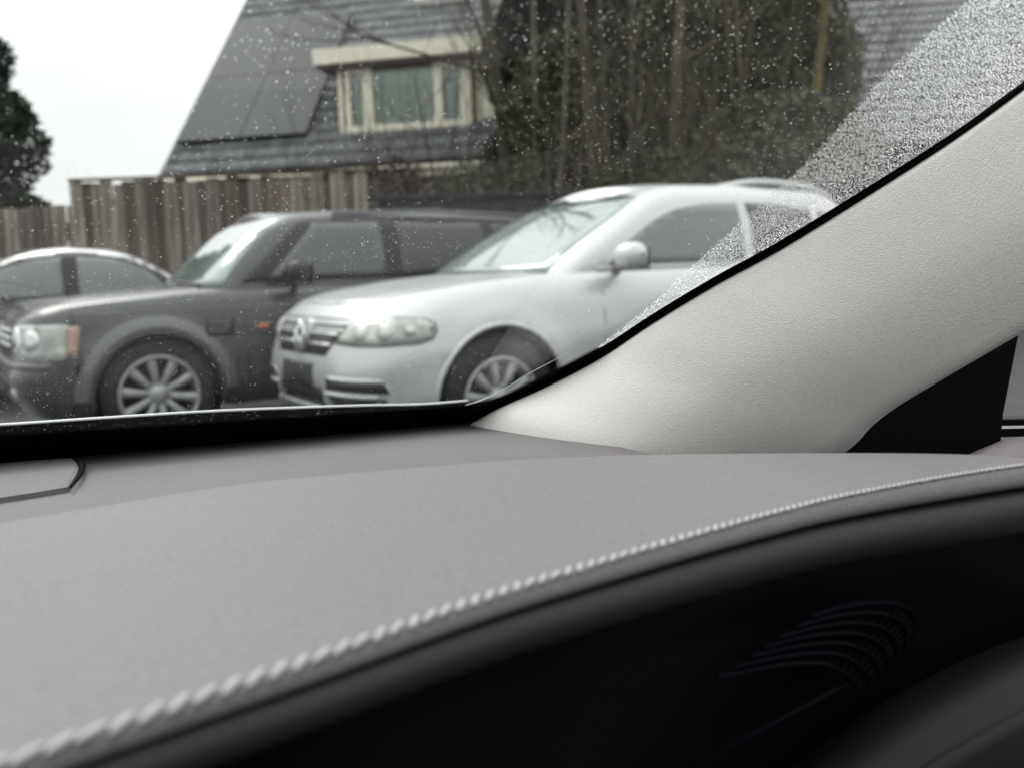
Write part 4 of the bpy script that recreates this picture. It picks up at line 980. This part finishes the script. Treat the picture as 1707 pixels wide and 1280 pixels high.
# cabin shell: roof lining, outer roof, rear and sides, with roof set back and rear open for more light
hd = [WC(-.85, 1.22), WC(.80, 1.22)]
H0, H1 = hd[0], hd[1]; bkv = -wf_ * 1.9
def slab(P4, th, nm, m_):
    n_ = (P4[1] - P4[0]).cross(P4[3] - P4[0]).normalized() * th
    return MB().add(P4 + [p + n_ for p in P4], [(0, 1, 2, 3), (7, 6, 5, 4), (0, 4, 5, 1), (1, 5, 6, 2), (2, 6, 7, 3), (3, 7, 4, 0)]).build(nm, m_, host)
M_lin = mat('roof_lining_fabric', (.45, .44, .42), .95, bump=.001, bscale=500); M_dark = mat('dark_cabin_trim', (.02, .02, .021), .8)
slab([H0, H1, H1 + bkv, H0 + bkv], .03, 'roof_lining', M_lin); 
def low_(p, z): return Vector((p.x, p.y, z))
zl = .95
slab([low_(H0 + bkv, .3), low_(H1 + bkv, .3), low_(H1 + bkv, zl + .05), low_(H0 + bkv, zl + .05)], .03, 'rear_trim', M_dark)
slab([low_(H0, .3), low_(H0 + bkv, .3), low_(H0 + bkv, zl), low_(H0 + wf_ * .9, zl)], .03, 'door_trim', M_dark)
slab([low_(H1, .3), low_(H1 + bkv, .3), low_(H1 + bkv, zl), low_(H1 + wf_ * .3, zl)], .03, 'door_trim', M_dark)
slab([low_(H0 + wf_ * 1.1, .3), low_(H1 + wf_ * 1.1, .3), low_(H1 + bkv, .3), low_(H0 + bkv, .3)], .03, 'cabin_floor', M_dark)

# ------------------------------------------------------------------ rain on the glass
def dome_mesh(pts, name, label, m, seg=6, rings=2):
    vs = []; fs = []
    for p, r, hgt in pts:
        k = len(vs); 
        for j in range(rings):
            ph = math.pi / 2 * j / rings
            for i in range(seg):
                w = 2 * math.pi * i / seg + j * .3; vs.append(p + wu * (r * math.cos(ph) * math.cos(w)) + wv * (r * math.cos(ph) * math.sin(w)) + wnn * (r * hgt * math.sin(ph)))
        vs.append(p + wnn * (r * hgt)); tp = len(vs) - 1
        for j in range(rings - 1):
            for i in range(seg): fs.append((k + j * seg + i, k + j * seg + (i + 1) % seg, k + (j + 1) * seg + (i + 1) % seg, k + (j + 1) * seg + i))
        for i in range(seg): fs.append((k + (rings - 1) * seg + i, k + (rings - 1) * seg + (i + 1) % seg, tp))
    o = mesh(name, vs, fs, m, None, True); tag(o, label, 'raindrops', None, 'stuff'); return o
rnd = random.Random(4)
def poly_in(x, y, P_):
    c = False; j = len(P_) - 1
    for i in range(len(P_)):
        if (P_[i][1] > y) != (P_[j][1] > y) and x < (P_[j][0] - P_[i][0]) * (y - P_[i][1]) / (P_[j][1] - P_[i][1]) + P_[i][0]: c = not c
        j = i
    return c
# wiped zone boundary on the pane (in pane coordinates)
def wc(x, y):
    p = W(x, y) - WP0; return p.dot(wu), p.dot(wv)
band = [wc(*q) for q in ((1640, -10), (1500, 110), (1340, 285), (1235, 378), (1150, 455), (1075, 525), (1000, 583), (1010, 600), (1100, 545), (1205, 480), (1312, 422), (1478, 318), (1602, 238), (1718, 154), (1850, 60), (1850, -60))]
bx = [p[0] for p in band]; by = [p[1] for p in band]; pts = []
pitch = .00104; nx_ = int((max(bx) - min(bx)) / pitch); ny_ = int((max(by) - min(by)) / pitch)
for i in range(nx_):
    for j in range(ny_):
        x, y = min(bx) + (i + rnd.uniform(-.1, .9)) * pitch, min(by) + (j + rnd.uniform(-.1, .9)) * pitch
        jx = rnd.gauss(0, .0012)
        if poly_in(x + jx, y, band) and rnd.random() < .76: pts.append((WC(x, y, .003), rnd.uniform(.00028, .00056), rnd.uniform(.48, .84)))
print('band drops', len(pts))
dome_mesh(pts, 'raindrops', 'dense fine raindrops on the unwiped strip of windscreen beside the pale pillar', M_water, 5, 2)
pts = []
for _ in range(150000):
    x, y = rnd.uniform(-.4, .72), rnd.uniform(.01, .62); p = WC(x, y, .003); v = p - CO; d_ = v.dot(CF)
    if d_ < .1: continue
    px, py = 853.5 + FPX * v.dot(CR) / d_, 640 - FPX * v.dot(CU) / d_
    if not (-150 < px < 1750 and -80 < py < 720): continue
    if poly_in(x, y, band): continue
    dens = .5 + .5 * mnoise.noise(Vector((x * 16, y * 16, 3))); dens = max(.04, dens) ** 1.6
    if rnd.random() < dens * .36: pts.append((p, rnd.uniform(.00016, .00034) * (1.5 if rnd.random() < .12 else 1), rnd.uniform(.4, .7)))
print('drops', len(pts))
dome_mesh(pts, 'raindrops', 'scattered small raindrops over the wiped part of the windscreen', M_water, 8, 3)
